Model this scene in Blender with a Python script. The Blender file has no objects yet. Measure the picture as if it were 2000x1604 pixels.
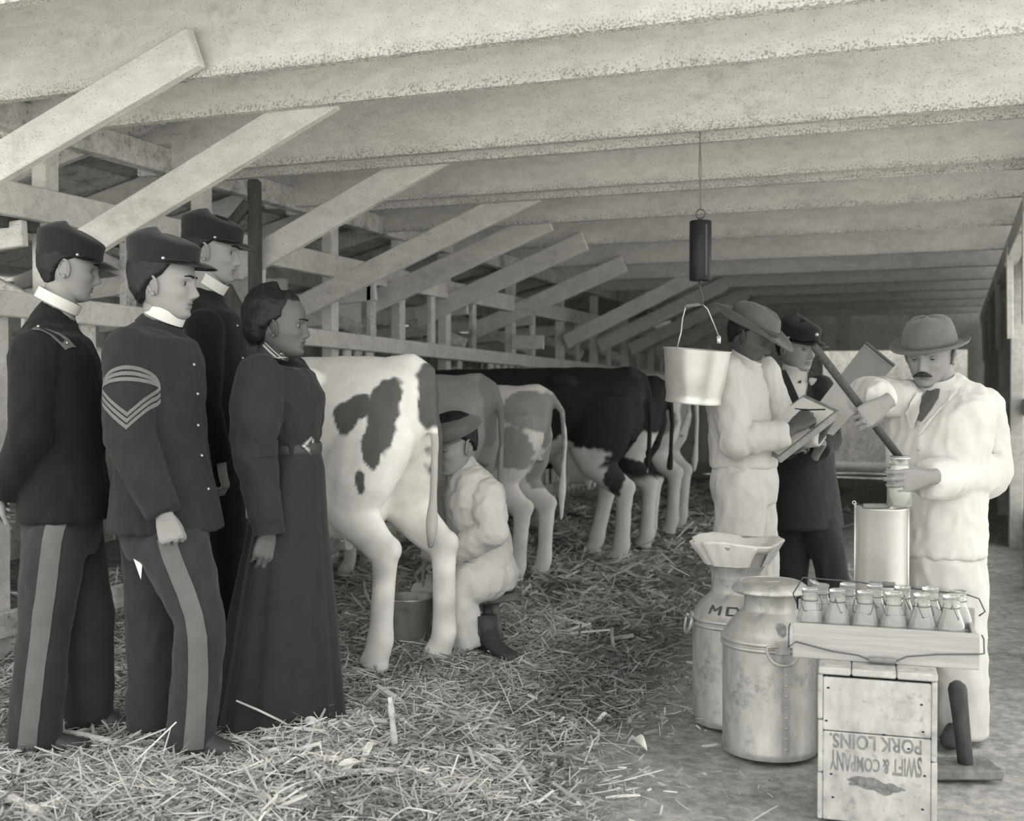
import bpy, bmesh, math, random
import numpy as np
from mathutils import Vector, Matrix, noise
from mathutils.bvhtree import BVHTree

SC = bpy.context.scene
COL = SC.collection
R = math.radians
rng = np.random.default_rng(7)
random.seed(7)

# ------------------------------------------------------------------ camera
FPX, PSI, HOR = 2230.0, R(21.1), 760.0
PITCH = math.atan((802 - HOR) / FPX)
CAM = Vector((0.0, 0.0, 1.30))
RT = Vector((math.cos(PSI), math.sin(PSI), 0))
FW0 = Vector((-math.sin(PSI), math.cos(PSI), 0))
ZUP = Vector((0, 0, 1))
FW = FW0 * math.cos(PITCH) - ZUP * math.sin(PITCH)
UPV = ZUP * math.cos(PITCH) + FW0 * math.sin(PITCH)
cam = bpy.data.objects.new('camera', bpy.data.cameras.new('camera'))
COL.objects.link(cam)
cam.location = CAM
cam.rotation_euler = (R(90) - PITCH, 0, PSI)
cam.data.sensor_width = 36
cam.data.sensor_fit = 'HORIZONTAL'
cam.data.lens = FPX / 2000 * 36
cam.data.clip_end = 200
cam.data.dof.use_dof = True
cam.data.dof.focus_distance = 4.4
cam.data.dof.aperture_fstop = 3.2
SC.camera = cam

# ------------------------------------------------------------------ light: bright hazy sky, and a high sun behind the barn that lights the open yard in front of it
wd = bpy.data.worlds.new('overcast_sky')
SC.world = wd
wd.use_nodes = True
bg = wd.node_tree.nodes['Background']
bg.inputs[0].default_value = (1.0, 0.99, 0.955, 1)
bg.inputs[1].default_value = 2.35
sun = bpy.data.objects.new('sun', bpy.data.lights.new('sun', 'SUN'))
COL.objects.link(sun)
sun.data.energy = 15.0
sun.data.angle = R(2)
sun.data.color = (1.0, 0.985, 0.94)
SUN_DIR = Vector((0.10, -0.66, -0.74))            # the way the light travels
sun.rotation_euler = SUN_DIR.to_track_quat('-Z', 'Y').to_euler()
vs = SC.view_settings
vs.view_transform = 'Standard'
vs.look = 'None'
vs.gamma = 1.0
vs.use_curve_mapping = False
vs.exposure = 0.05
try:
    SC.cycles.use_denoising = True
    SC.cycles.max_bounces = 10
    SC.cycles.diffuse_bounces = 5
    SC.cycles.transmission_bounces = 10
except Exception:
    pass


def W(px, py, d):
    return CAM + (FW + RT * ((px - 1000) / FPX) + UPV * ((802 - py) / FPX)) * d


def ray(px, py):
    return FW + RT * ((px - 1000) / FPX) + UPV * ((802 - py) / FPX)


def G(px, py, z=0.0):
    r = ray(px, py)
    return CAM + r * ((z - CAM.z) / r.z)


def PY(px, py, Y):
    r = ray(px, py)
    return CAM + r * (Y / r.y)


def PX(px, py, X):
    r = ray(px, py)
    return CAM + r * (X / r.x)


# ------------------------------------------------------------------ materials
def tint(v):
    if isinstance(v, (tuple, list)):
        return (*v, 1)
    k = min(1.0, max(0.0, (v - 0.02) / 0.2))
    return (v, v * (0.975 + 0.012 * k), v * (0.975 - 0.03 * k), 1)


MATS = {}


def mat(name, v, rough=0.75, var=0.12, scale=6.0, bump=0.0, bscale=40.0, metal=0.0, attr=None, speck=0.0, speck_scale=60.0,
        stretch=(1, 1, 1), grain=0.0, sheen=0.0, spec=0.3, stain=0.0, dist=0.01, weave=0.0, edge=None):
    if name in MATS:
        return MATS[name]
    m = bpy.data.materials.new(name)
    m.use_nodes = True
    nt = m.node_tree
    N, L = nt.nodes, nt.links
    bs = N['Principled BSDF']
    bs.inputs['Roughness'].default_value = rough
    bs.inputs['Metallic'].default_value = metal
    bs.inputs['Specular IOR Level'].default_value = spec
    if sheen:
        bs.inputs['Sheen Weight'].default_value = sheen
    tc = N.new('ShaderNodeTexCoord')
    mp = N.new('ShaderNodeMapping')
    mp.inputs['Scale'].default_value = stretch
    L.new(tc.outputs['Object'], mp.inputs[0])
    col = None

    def mul(a, fac_socket, lo, hi):
        mr = N.new('ShaderNodeMapRange')
        mr.inputs[3].default_value = lo
        mr.inputs[4].default_value = hi
        L.new(fac_socket, mr.inputs[0])
        mx = N.new('ShaderNodeMix')
        mx.data_type = 'RGBA'
        mx.blend_type = 'MULTIPLY'
        mx.inputs[0].default_value = 1
        if isinstance(a, tuple):
            mx.inputs[6].default_value = a
        else:
            L.new(a, mx.inputs[6])
        L.new(mr.outputs[0], mx.inputs[7])
        return mx.outputs[2], mr

    base = tint(v)
    if attr:
        at = N.new('ShaderNodeAttribute')
        at.attribute_name = attr
        mx = N.new('ShaderNodeMix')
        mx.data_type = 'RGBA'
        mx.blend_type = 'MULTIPLY'
        mx.inputs[0].default_value = 1
        mx.inputs[6].default_value = base
        L.new(at.outputs['Color'], mx.inputs[7])
        col = mx.outputs[2]
    else:
        col = base
    nz = N.new('ShaderNodeTexNoise')
    nz.inputs['Scale'].default_value = scale
    nz.inputs['Detail'].default_value = 5
    nz.inputs['Roughness'].default_value = 0.6
    L.new(mp.outputs[0], nz.inputs[0])
    col, mr = mul(col, nz.outputs[0], 1 - var, 1 + var)
    mr.inputs[1].default_value = 0.3
    mr.inputs[2].default_value = 0.7
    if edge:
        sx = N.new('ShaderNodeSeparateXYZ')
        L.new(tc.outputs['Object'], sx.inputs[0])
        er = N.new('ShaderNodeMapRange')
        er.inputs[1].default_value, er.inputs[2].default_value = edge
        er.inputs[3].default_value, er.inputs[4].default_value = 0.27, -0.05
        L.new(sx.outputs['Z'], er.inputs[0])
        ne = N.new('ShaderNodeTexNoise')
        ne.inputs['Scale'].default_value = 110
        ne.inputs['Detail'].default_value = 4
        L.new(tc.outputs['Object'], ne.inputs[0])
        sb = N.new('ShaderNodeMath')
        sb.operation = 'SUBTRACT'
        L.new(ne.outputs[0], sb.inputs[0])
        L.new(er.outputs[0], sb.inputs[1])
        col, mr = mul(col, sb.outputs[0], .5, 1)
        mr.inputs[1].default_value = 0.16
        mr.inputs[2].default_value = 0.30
    if speck:
        n2 = N.new('ShaderNodeTexNoise')
        n2.inputs['Scale'].default_value = speck_scale
        n2.inputs['Detail'].default_value = 3
        L.new(tc.outputs['Object'], n2.inputs[0])
        col, mr = mul(col, n2.outputs[0], 1 - speck, 1)
        mr.inputs[1].default_value = 0.30
        mr.inputs[2].default_value = 0.40
    if stain:
        n3 = N.new('ShaderNodeTexNoise')
        n3.inputs['Scale'].default_value = 5
        n3.inputs['Detail'].default_value = 8
        n3.inputs['Roughness'].default_value = 0.75
        L.new(tc.outputs['Object'], n3.inputs[0])
        col, mr = mul(col, n3.outputs[0], 1 - stain, 1)
        mr.inputs[1].default_value = 0.36
        mr.inputs[2].default_value = 0.46
    gsock = None
    if grain:
        n4 = N.new('ShaderNodeTexNoise')
        n4.inputs['Scale'].default_value = scale * 6
        n4.inputs['Detail'].default_value = 4
        L.new(mp.outputs[0], n4.inputs[0])
        col, mr = mul(col, n4.outputs[0], 1 - grain, 1 + grain * 0.3)
        mr.inputs[1].default_value = 0.35
        mr.inputs[2].default_value = 0.65
        gsock = n4.outputs[0]
    if isinstance(col, tuple):
        bs.inputs['Base Color'].default_value = col
    else:
        L.new(col, bs.inputs['Base Color'])
    if bump or weave:
        nb = N.new('ShaderNodeTexNoise')
        nb.inputs['Scale'].default_value = bscale
        nb.inputs['Detail'].default_value = 4
        L.new(mp.outputs[0], nb.inputs[0])
        b = N.new('ShaderNodeBump')
        b.inputs['Strength'].default_value = bump
        b.inputs['Distance'].default_value = dist
        L.new(nb.outputs[0], b.inputs['Height'])
        L.new(b.outputs[0], bs.inputs['Normal'])
    MATS[name] = m
    return m


def glass_mat(name, col=(0.93, 0.95, 0.92), rough=0.03):
    m = bpy.data.materials.new(name)
    m.use_nodes = True
    b = m.node_tree.nodes['Principled BSDF']
    b.inputs['Base Color'].default_value = (*col, 1)
    b.inputs['Transmission Weight'].default_value = 0.86
    b.inputs['Roughness'].default_value = rough
    b.inputs['IOR'].default_value = 1.46
    return m


# ------------------------------------------------------------------ mesh accumulator
class MB:
    def __init__(s):
        s.v, s.f = [], []

    def add(s, V, Fc):
        o = len(s.v)
        s.v.extend([tuple(p) for p in V])
        s.f.extend([tuple(i + o for i in q) for q in Fc])
        return s

    def loft(s, rings, cap=True, closed=True):
        n = len(rings[0])
        V = [p for r in rings for p in r]
        Fc = []
        for i in range(len(rings) - 1):
            for j in range(n if closed else n - 1):
                k = (j + 1) % n
                Fc.append((i * n + j, i * n + k, (i + 1) * n + k, (i + 1) * n + j))
        if cap:
            Fc.append(tuple(range(n - 1, -1, -1)))
            b = (len(rings) - 1) * n
            Fc.append(tuple(range(b, b + n)))
        return s.add(V, Fc)

    def tube(s, pts, rad, n=12, ref=None, flat=1.0, cap=True):
        """A swept tube; flat scales the half-width across `ref` (the flattened direction)."""
        pts = [Vector(p) for p in pts]
        if not hasattr(rad, '__len__'):
            rad = [rad] * len(pts)
        rings = []
        u = None
        for i, p in enumerate(pts):
            t = (pts[min(i + 1, len(pts) - 1)] - pts[max(i - 1, 0)])
            if t.length < 1e-9:
                t = Vector((0, 0, 1))
            t.normalize()
            if ref is not None:
                u = Vector(ref) - t * Vector(ref).dot(t)
            elif u is None:
                a = Vector((0, 0, 1)) if abs(t.z) < 0.9 else Vector((1, 0, 0))
                u = a - t * a.dot(t)
            else:
                u = u - t * u.dot(t)
            if u.length < 1e-6:
                u = t.orthogonal()
            u.normalize()
            w = t.cross(u)
            r = rad[i]
            ra, rb = r if hasattr(r, '__len__') else (r * flat, r)
            rings.append([p + u * (ra * math.cos(2 * math.pi * k / n)) + w * (rb * math.sin(2 * math.pi * k / n)) for k in range(n)])
        return s.loft(rings, cap)

    def ell(s, c, ax, nu=16, nv=10):
        c = Vector(c)
        if not hasattr(ax[0], '__len__'):
            ax = [Vector((ax[0], 0, 0)), Vector((0, ax[1], 0)), Vector((0, 0, ax[2]))]
        V = [c - ax[2]]
        for i in range(1, nv):
            th = math.pi * i / nv
            for j in range(nu):
                ph = 2 * math.pi * j / nu
                V.append(c + ax[0] * (math.sin(th) * math.cos(ph)) + ax[1] * (math.sin(th) * math.sin(ph)) - ax[2] * math.cos(th))
        V.append(c + ax[2])
        Fc = []
        for j in range(nu):
            k = (j + 1) % nu
            Fc.append((0, 1 + k, 1 + j))
            b = 1 + (nv - 2) * nu
            Fc.append((b + j, b + k, len(V) - 1))
        for i in range(nv - 2):
            for j in range(nu):
                k = (j + 1) % nu
                a = 1 + i * nu
                Fc.append((a + j, a + k, a + nu + k, a + nu + j))
        return s.add(V, Fc)

    def box(s, c, sz, ax=None, bev=0.0):
        c = Vector(c)
        X, Y, Z = ax if ax else (Vector((1, 0, 0)), Vector((0, 1, 0)), Vector((0, 0, 1)))
        hx, hy, hz = sz[0] / 2, sz[1] / 2, sz[2] / 2
        if bev <= 0:
            V = [c + X * (hx * a) + Y * (hy * b) + Z * (hz * d) for d in (-1, 1) for b in (-1, 1) for a in (-1, 1)]
            return s.add(V, [(0, 2, 3, 1), (4, 5, 7, 6), (0, 1, 5, 4), (2, 6, 7, 3), (0, 4, 6, 2), (1, 3, 7, 5)])
        # bevelled along the long edges: rounded-rectangle loft along X with chamfered ends
        b = min(bev, hy * .9, hz * .9)
        sec = [(-hy + b, -hz), (hy - b, -hz), (hy, -hz + b), (hy, hz - b), (hy - b, hz), (-hy + b, hz), (-hy, hz - b), (-hy, -hz + b)]
        rings = []
        for x, k in ((-hx, b), (-hx + b, 0), (hx - b, 0), (hx, b)):
            rings.append([c + X * x + Y * (y * (1 - k / hy)) + Z * (z * (1 - k / hz)) for y, z in sec])
        return s.loft(rings)

    def lathe(s, prof, n=32, base=(0, 0, 0), cap=True, fn=None):
        base = Vector(base)
        rings = []
        for i, (r, z) in enumerate(prof):
            ring = []
            for k in range(n):
                a = 2 * math.pi * k / n
                p = Vector((r * math.cos(a), r * math.sin(a), z))
                if fn:
                    p = Vector(fn(p, a, i))
                ring.append(base + p)
            rings.append(ring)
        return s.loft(rings, cap)

    def xf(s, M):
        s.v = [tuple(M @ Vector(p)) for p in s.v]
        return s


def bar(mb, a, b, w, h, up=(0, 0, 1), bev=0.0):
    """A rectangular bar from a to b; h across `up`, w across the other side."""
    a, b = Vector(a), Vector(b)
    X = (b - a)
    ln = X.length
    X.normalize()
    Z = Vector(up) - X * Vector(up).dot(X)
    Z.normalize()
    Y = Z.cross(X)
    mb.box((a + b) / 2, (ln, w, h), (X, Y, Z), bev)
    return mb


def mesh_from(name, V, Fc, smooth=True, attr=None):
    me = bpy.data.meshes.new(name)
    me.from_pydata([tuple(p) for p in V], [], Fc)
    if smooth:
        me.polygons.foreach_set('use_smooth', [True] * len(me.polygons))
    if attr is not None:
        nm, vals = attr
        a = me.color_attributes.new(nm, 'FLOAT_COLOR', 'POINT')
        arr = np.ones((len(V), 4), dtype=np.float32)
        vals = np.asarray(vals, dtype=np.float32)
        arr[:, :3] = vals[:, None] if vals.ndim == 1 else vals
        a.data.foreach_set('color', arr.ravel())
    me.update()
    return me


def tag(o, label=None, cat=None, group=None, kind=None):
    if label:
        o['label'] = label
    if cat:
        o['category'] = cat
    if group:
        o['group'] = group
    if kind:
        o['kind'] = kind
    return o


def empty(name, loc, label=None, cat=None, group=None, kind=None):
    o = bpy.data.objects.new(name, None)
    COL.objects.link(o)
    o.location = loc
    o.empty_display_size = 0.1
    return tag(o, label, cat, group, kind)


def world_loc(o):
    p = Vector(o.location)
    while o.parent:
        o = o.parent
        p += Vector(o.location)
    return p


def put(name, me, m, parent=None, loc=None):
    o = bpy.data.objects.new(name, me)
    COL.objects.link(o)
    if parent is not None:
        o.parent = parent
    if loc is not None:
        o.location = loc
    if m is not None:
        for x in (m if isinstance(m, (list, tuple)) else [m]):
            me.materials.append(x)
    return o


def build(name, mb, m, parent=None, smooth=False, origin=None, attr=None, auto=None):
    """World-space mesh data becomes one object under parent (rootless: origin)."""
    if parent is not None:
        off = world_loc(parent)
        loc = None
    else:
        off = Vector(origin) if origin is not None else Vector((0, 0, 0))
        loc = off
    V = [(p[0] - off.x, p[1] - off.y, p[2] - off.z) for p in mb.v]
    me = mesh_from(name, V, mb.f, smooth, attr)
    if auto:
        me.set_sharp_from_angle(angle=R(auto))
    return put(name, me, m, parent, loc)


def remesh(mb, vox, it=4, fac=0.5):
    """Union of the accumulator's closed shapes as one continuous surface; returns (V, F)."""
    me = mesh_from('tmp', mb.v, mb.f, False)
    ob = bpy.data.objects.new('tmp', me)
    COL.objects.link(ob)
    r = ob.modifiers.new('r', 'REMESH')
    r.mode = 'VOXEL'
    r.voxel_size = vox
    if it:
        s = ob.modifiers.new('s', 'SMOOTH')
        s.iterations = it
        s.factor = fac
    dg = bpy.context.evaluated_depsgraph_get()
    ev = ob.evaluated_get(dg)
    m2 = ev.to_mesh()
    n = len(m2.vertices)
    V = np.empty(n * 3)
    m2.vertices.foreach_get('co', V)
    V = V.reshape(-1, 3)
    Fc = [tuple(p.vertices) for p in m2.polygons]
    NR = np.empty(n * 3)
    m2.vertices.foreach_get('normal', NR)
    NR = NR.reshape(-1, 3)
    ev.to_mesh_clear()
    bpy.data.objects.remove(ob)
    bpy.data.meshes.remove(me)
    return V, Fc, NR


def wrinkle(V, NR, amp, freq, seed=0.0, st=(1, 1, 0.5)):
    out = V.copy()
    for i in range(len(V)):
        p = V[i]
        a = noise.noise((p[0] * freq * st[0] + seed, p[1] * freq * st[1], p[2] * freq * st[2]))
        b = noise.noise((p[0] * freq * 2.3 * st[0], p[1] * freq * 2.3 * st[1] + seed, p[2] * freq * 2.3 * st[2] + 3.1))
        r = 1 - 2 * abs(a)
        r2 = 1 - 2 * abs(b)
        c = noise.noise((p[0] * freq * 5, p[1] * freq * 5 + seed, p[2] * freq * 2.5))
        out[i] += NR[i] * amp * (r * 0.6 + r2 * 0.42 + c * .22)
    return out


def smoothstep(a, b, x):
    t = np.clip((x - a) / (b - a), 0, 1)
    return t * t * (3 - 2 * t)


def ring(c, A, B, n=28, e=2.0):
    c, A, B = Vector(c), Vector(A), Vector(B)
    out = []
    for k in range(n):
        a = 2 * math.pi * k / n
        ca, sa = math.cos(a), math.sin(a)
        x = math.copysign(abs(ca) ** (2 / e), ca)
        y = math.copysign(abs(sa) ** (2 / e), sa)
        out.append(c + A * x + B * y)
    return out


def bvh_of(V, Fc):
    return BVHTree.FromPolygons([Vector(p) for p in V], Fc)


def strip_on(bvh, path, dirs, width, cols=4, lift=0.003, thick=0.0, across=None):
    """A ribbon laid on a surface: path points, a ray direction (pointing at the surface) for each, ribbon width."""
    path = [Vector(p) for p in path]
    dense, ws, ds = [], [], []
    for i in range(len(path) - 1):
        k = max(1, int((path[i + 1] - path[i]).length / .014))
        for j in range(k + (i == len(path) - 2)):
            t = j / k
            dense.append(path[i].lerp(path[i + 1], t))
            if hasattr(width, '__len__'):
                ws.append(width[i] + (width[i + 1] - width[i]) * t)
    path = dense
    if ws:
        width = ws
    rows = []
    for i, p in enumerate(path):
        t = (path[min(i + 1, len(path) - 1)] - path[max(i - 1, 0)]).normalized()
        d = (p - CAM).normalized() if isinstance(dirs, str) else Vector(dirs).normalized()
        s = t.cross(d).normalized() if across is None else Vector(across)
        w = width[i] if hasattr(width, '__len__') else width
        row = []
        for c in range(cols + 1):
            q = p + s * (w * (c / cols - 0.5))
            hit, nrm, _, _ = bvh.ray_cast(q - d * 0.5, d)
            if hit is None:
                hit, nrm, _, _ = bvh.find_nearest(q)
            if nrm.dot(d) > 0:
                nrm = -nrm
            row.append(hit + nrm * lift)
        rows.append(row)
    mb = MB()
    mb.loft(rows, cap=False, closed=False)
    return mb
# ------------------------------------------------------------------ heads, hands, clothes
HEAD_Z = [(.119, .000, -.014, .004), (.116, .022, -.040, .026), (.109, .044, -.062, .044), (.098, .061, -.078, .056), (.080, .076, -.093, .067), (.055, .087, -.101, .074),
          (.030, .092, -.103, .077), (.012, .092, -.101, .0765), (-.005, .088, -.097, .075), (-.025, .086, -.088, .072), (-.045, .085, -.074, .067),
          (-.065, .084, -.058, .061), (-.080, .082, -.042, .055), (-.095, .079, -.020, .047), (-.106, .074, .002, .037), (-.113, .065, .018, .026), (-.118, .048, .03, .008)]
HZ = np.array(HEAD_Z)[::-1]


def head_grid(nu=88, nv=92, features=True, nose=1.0, lips=1.0, brow=1.0, chin=1.0):
    """(V nv x nu x 3): x forward, y left, z up, eyes at z=0."""
    zs = -.118 + (.119 + .118) * (0.5 - 0.5 * np.cos(np.linspace(0.0, math.pi, nv))) * 0.5 + (.237) * 0.5 * np.linspace(0, 1, nv)
    ph = np.linspace(-math.pi, math.pi, nu, endpoint=False)
    ph = ph - 0.42 * np.sin(ph)                 # denser towards the face
    xf = np.interp(zs, HZ[:, 0], HZ[:, 1])
    xb = np.interp(zs, HZ[:, 0], HZ[:, 2])
    w = np.interp(zs, HZ[:, 0], HZ[:, 3])
    k = np.ones(5) / 5
    for a in (xf, xb, w):
        a[2:-2] = np.convolve(a, k, 'valid')
    cx = (xf + xb) / 2
    cp, sp = np.cos(ph), np.sin(ph)
    e = 2 / 2.25
    X = cx[:, None] + ((xf - xb) / 2)[:, None] * (np.sign(cp) * np.abs(cp) ** e)[None, :]
    Y = w[:, None] * (np.sign(sp) * np.abs(sp) ** e)[None, :]
    Z = np.repeat(zs[:, None], nu, 1)
    if features:
        front = np.clip(cp, 0, 1)[None, :] ** 0.5

        def g(y0, z0, sy, sz, sym=True):
            b = np.exp(-((Y - y0) / sy) ** 2 - ((Z - z0) / sz) ** 2)
            if sym and y0:
                b = b + np.exp(-((Y + y0) / sy) ** 2 - ((Z - z0) / sz) ** 2)
            return b * front
        nz = np.interp(Z, [-.056, -.050, -.044, -.038, -.030, -.018, -.006, .004, .014], [0, .006, .019, .0265, .0245, .0165, .0095, .006, 0]) * nose
        sy = np.interp(Z, [-.05, -.04, -.01, .01], [.0125, .0125, .0085, .009])
        D = nz * np.exp(-(np.abs(Y) / sy) ** 2.4) * front
        D += .006 * nose * g(.0125, -.045, .006, .007)
        D += brow * .0055 * g(.028, .017, .022, .008) + .002 * g(0, .014, .012, .01)
        D -= .0125 * g(.031, -.001, .015, .011)
        D += .0055 * g(.046, -.030, .017, .015)
        D -= .004 * g(.045, -.062, .016, .018)
        D += lips * (.0055 * g(0, -.0605, .019, .0048) + .0055 * g(0, -.0725, .017, .0052)) - .0035 * g(0, -.0665, .022, .0022)
        D -= .0035 * g(0, -.083, .02, .006)
        D += chin * .0075 * g(0, -.099, .018, .011)
        X = X + D
        Y = Y * (1 + 0.03 * np.exp(-((Z + .03) / .02) ** 2))
    return np.stack([X, Y, Z], -1), ph, zs


def grid_faces(nv, nu):
    Fc = []
    for i in range(nv - 1):
        for j in range(nu):
            k = (j + 1) % nu
            Fc.append((i * nu + j, i * nu + k, (i + 1) * nu + k, (i + 1) * nu + j))
    Fc.append(tuple(range(nu - 1, -1, -1)))
    Fc.append(tuple(range((nv - 1) * nu, nv * nu)))
    return Fc


def head_mesh(lid=0.25, **kw):
    """Local head: (V, F, tint) with ears and eyelids."""
    Gd, ph, zs = head_grid(**kw)
    nv, nu = Gd.shape[:2]
    V = Gd.reshape(-1, 3)
    t = np.ones(len(V))
    lip = np.exp(-(np.abs(V[:, 1]) / .021) ** 4) * np.exp(-(np.abs(V[:, 2] + .0668) / .0095) ** 4) * (V[:, 0] > .05)
    t -= 0.38 * lip
    t -= 0.25 * np.exp(-(np.abs(V[:, 1]) / .021) ** 4) * np.exp(-((V[:, 2] + .0666) / .0022) ** 2) * (V[:, 0] > .05)
    mb = MB()
    mb.add(V, grid_faces(nv, nu))
    tt = list(t)
    for s in (-1, 1):
        n0 = len(mb.v)
        # ear: flattened shell with a raised rim
        c = Vector((-.012, s * .0735, -.014))
        A, B, Cc = Vector((.0165, s * .008, .004)), Vector((0, s * .0065, 0)), Vector((-.006, s * .006, .031))
        mb.ell(c, (A, B, Cc), 14, 10)
        rim = [c + A * (1.02 * math.cos(a)) + Cc * (1.0 * math.sin(a)) + Vector((0, s * .0045, 0)) for a in np.linspace(R(-70), R(215), 18)]
        mb.tube(rim, [.0036 + .001 * math.sin(i / 17 * math.pi) for i in range(18)], 8)
        mb.ell(c + Vector((.003, s * .004, -.026)), (.0065, .005, .008), 8, 6)
        # upper eyelid: part of a sphere over the eyeball
        ec = Vector((.0655, s * .031, -.001))
        rr = .0142
        rings = []
        for i in range(7):
            el = R(90) * (1 - i / 6) + (R(38) - R(62) * lid) * (i / 6)
            rings.append([ec + Vector((rr * math.cos(el) * math.cos(az), 1.12 * rr * math.cos(el) * math.sin(az), rr * math.sin(el) * .92)) for az in np.linspace(R(-100), R(100), 15)])
        mb.loft(rings, cap=False, closed=False)
        rings = []
        for i in range(5):
            el = -R(90) * (1 - i / 4) - R(33) * (i / 4)
            rings.append([ec + Vector((rr * math.cos(el) * math.cos(az), 1.12 * rr * math.cos(el) * math.sin(az), rr * math.sin(el) * .92)) for az in np.linspace(R(-100), R(100), 15)])
        mb.loft(rings, cap=False, closed=False)
        tt += [0.86] * (len(mb.v) - n0)
    return mb, tt


def eye_mesh(s, gaze=(1, 0, 0)):
    c = Vector((.0655, s * .031, -.001))
    mb = MB()
    mb.ell(c, (.0128, .0128, .0122), 20, 16)
    return mb, c


def hair_mesh(front=.066, side=-.004, back=-.062, t=.012, bun=0.0,  rough=.004, seed=0.0, temple=0.03, soft=.010):
    Gd, ph, zs = head_grid(features=False)
    nv, nu = Gd.shape[:2]
    cx = np.array([(-.006, 0, 0.02)])
    V = Gd.reshape(-1, 3).copy()
    P = np.repeat(ph[None, :], nv, 0).reshape(-1)
    c = np.cos(P)
    hl = np.where(c > 0.55, front, np.where(c > -0.1, np.interp(c, [-.1, .2, .55], [side, temple, front]), np.interp(c, [-1, -.6, -.1], [back, back + .01, side])))
    m = smoothstep(-.006, np.where(c > .2, soft, .010), V[:, 2] - hl)
    D = V - cx
    D = D / np.linalg.norm(D, axis=1)[:, None]
    thick = np.full(len(V), t) + (bun * smoothstep(.3, -.8, c))
    for i in range(len(V)):
        p = V[i]
        thick[i] += rough * noise.noise((p[0] * 55 + seed, p[1] * 55, p[2] * 40)) + rough * .6 * noise.noise((p[0] * 140, p[1] * 140 + seed, p[2] * 60))
    V = V + D * (thick * m - .010 * (1 - m))[:, None]
    mb = MB()
    mb.add(V, grid_faces(nv, nu))
    return mb


_hb = []


def brows(mb, dark=True, z=.0185, w=.0035):
    if not _hb:
        hm_, _t = head_mesh()
        _hb.append(bvh_of(hm_.v, hm_.f))

    def on(y, zz):
        h, n, _, _ = _hb[0].ray_cast(Vector((.3, y, zz)), Vector((-1, 0, 0)))
        return h + n * .0004
    for s in (-1, 1):
        pts = [on(s * y, z + .003 - abs(y - .03) * .16) for y in np.linspace(.011, .047, 9)]
        mb.tube(pts, [.0012 + w * .85 * math.sin(max(.15, 1 - i / 9) * math.pi * .55) for i in range(9)], 6)
    return mb


def kepi(mb_crown, mb_visor, lift=0.0, h=1.0):
    """Forage cap: straight band, slightly flared and softly crowned; sloping leather visor."""
    ax, by, cx = .111, .090, -.006
    prof = [(.030, 1.0), (.036, 1.012), (.060, 1.015), (.078, 1.04), (.092, 1.05), (.100, 1.02), (.110, .88), (.122, .66), (.132, .40), (.137, .14)]
    rings = []
    for z, s in prof:
        z2 = .030 + lift + (z - .030) * h
        rings.append([Vector((cx + ax * s * math.cos(a) - (.012 * max(0, (z - .09) / .03) if z > .09 else 0), by * s * math.sin(a), z2 + .004 * math.sin(3 * a + 1) * (z > .07) - .012 * math.cos(a) * (z > .09))) for a in np.linspace(0, 2 * math.pi, 40, endpoint=False)])
    mb_crown.loft(rings)
    out = []
    for r, dz in ((-.004, .006), (.012, .003), (.030, -.003), (.046, -.012), (.050, -.015), (.046, -.0155), (.030, -.007), (.012, -.001), (-.004, .002)):
        row = []
        for a in np.linspace(R(-78), R(78), 25):
            k = math.cos(a / R(78) * math.pi / 2) ** 0.6
            row.append(Vector((cx + (ax + r * k) * math.cos(a) + .010 * k, (by + r * k * .6) * math.sin(a), .034 + lift + dz * k - .004 * math.sin(abs(a)))))
        out.append(row)
    mb_visor.loft(out, cap=False, closed=False)


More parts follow.
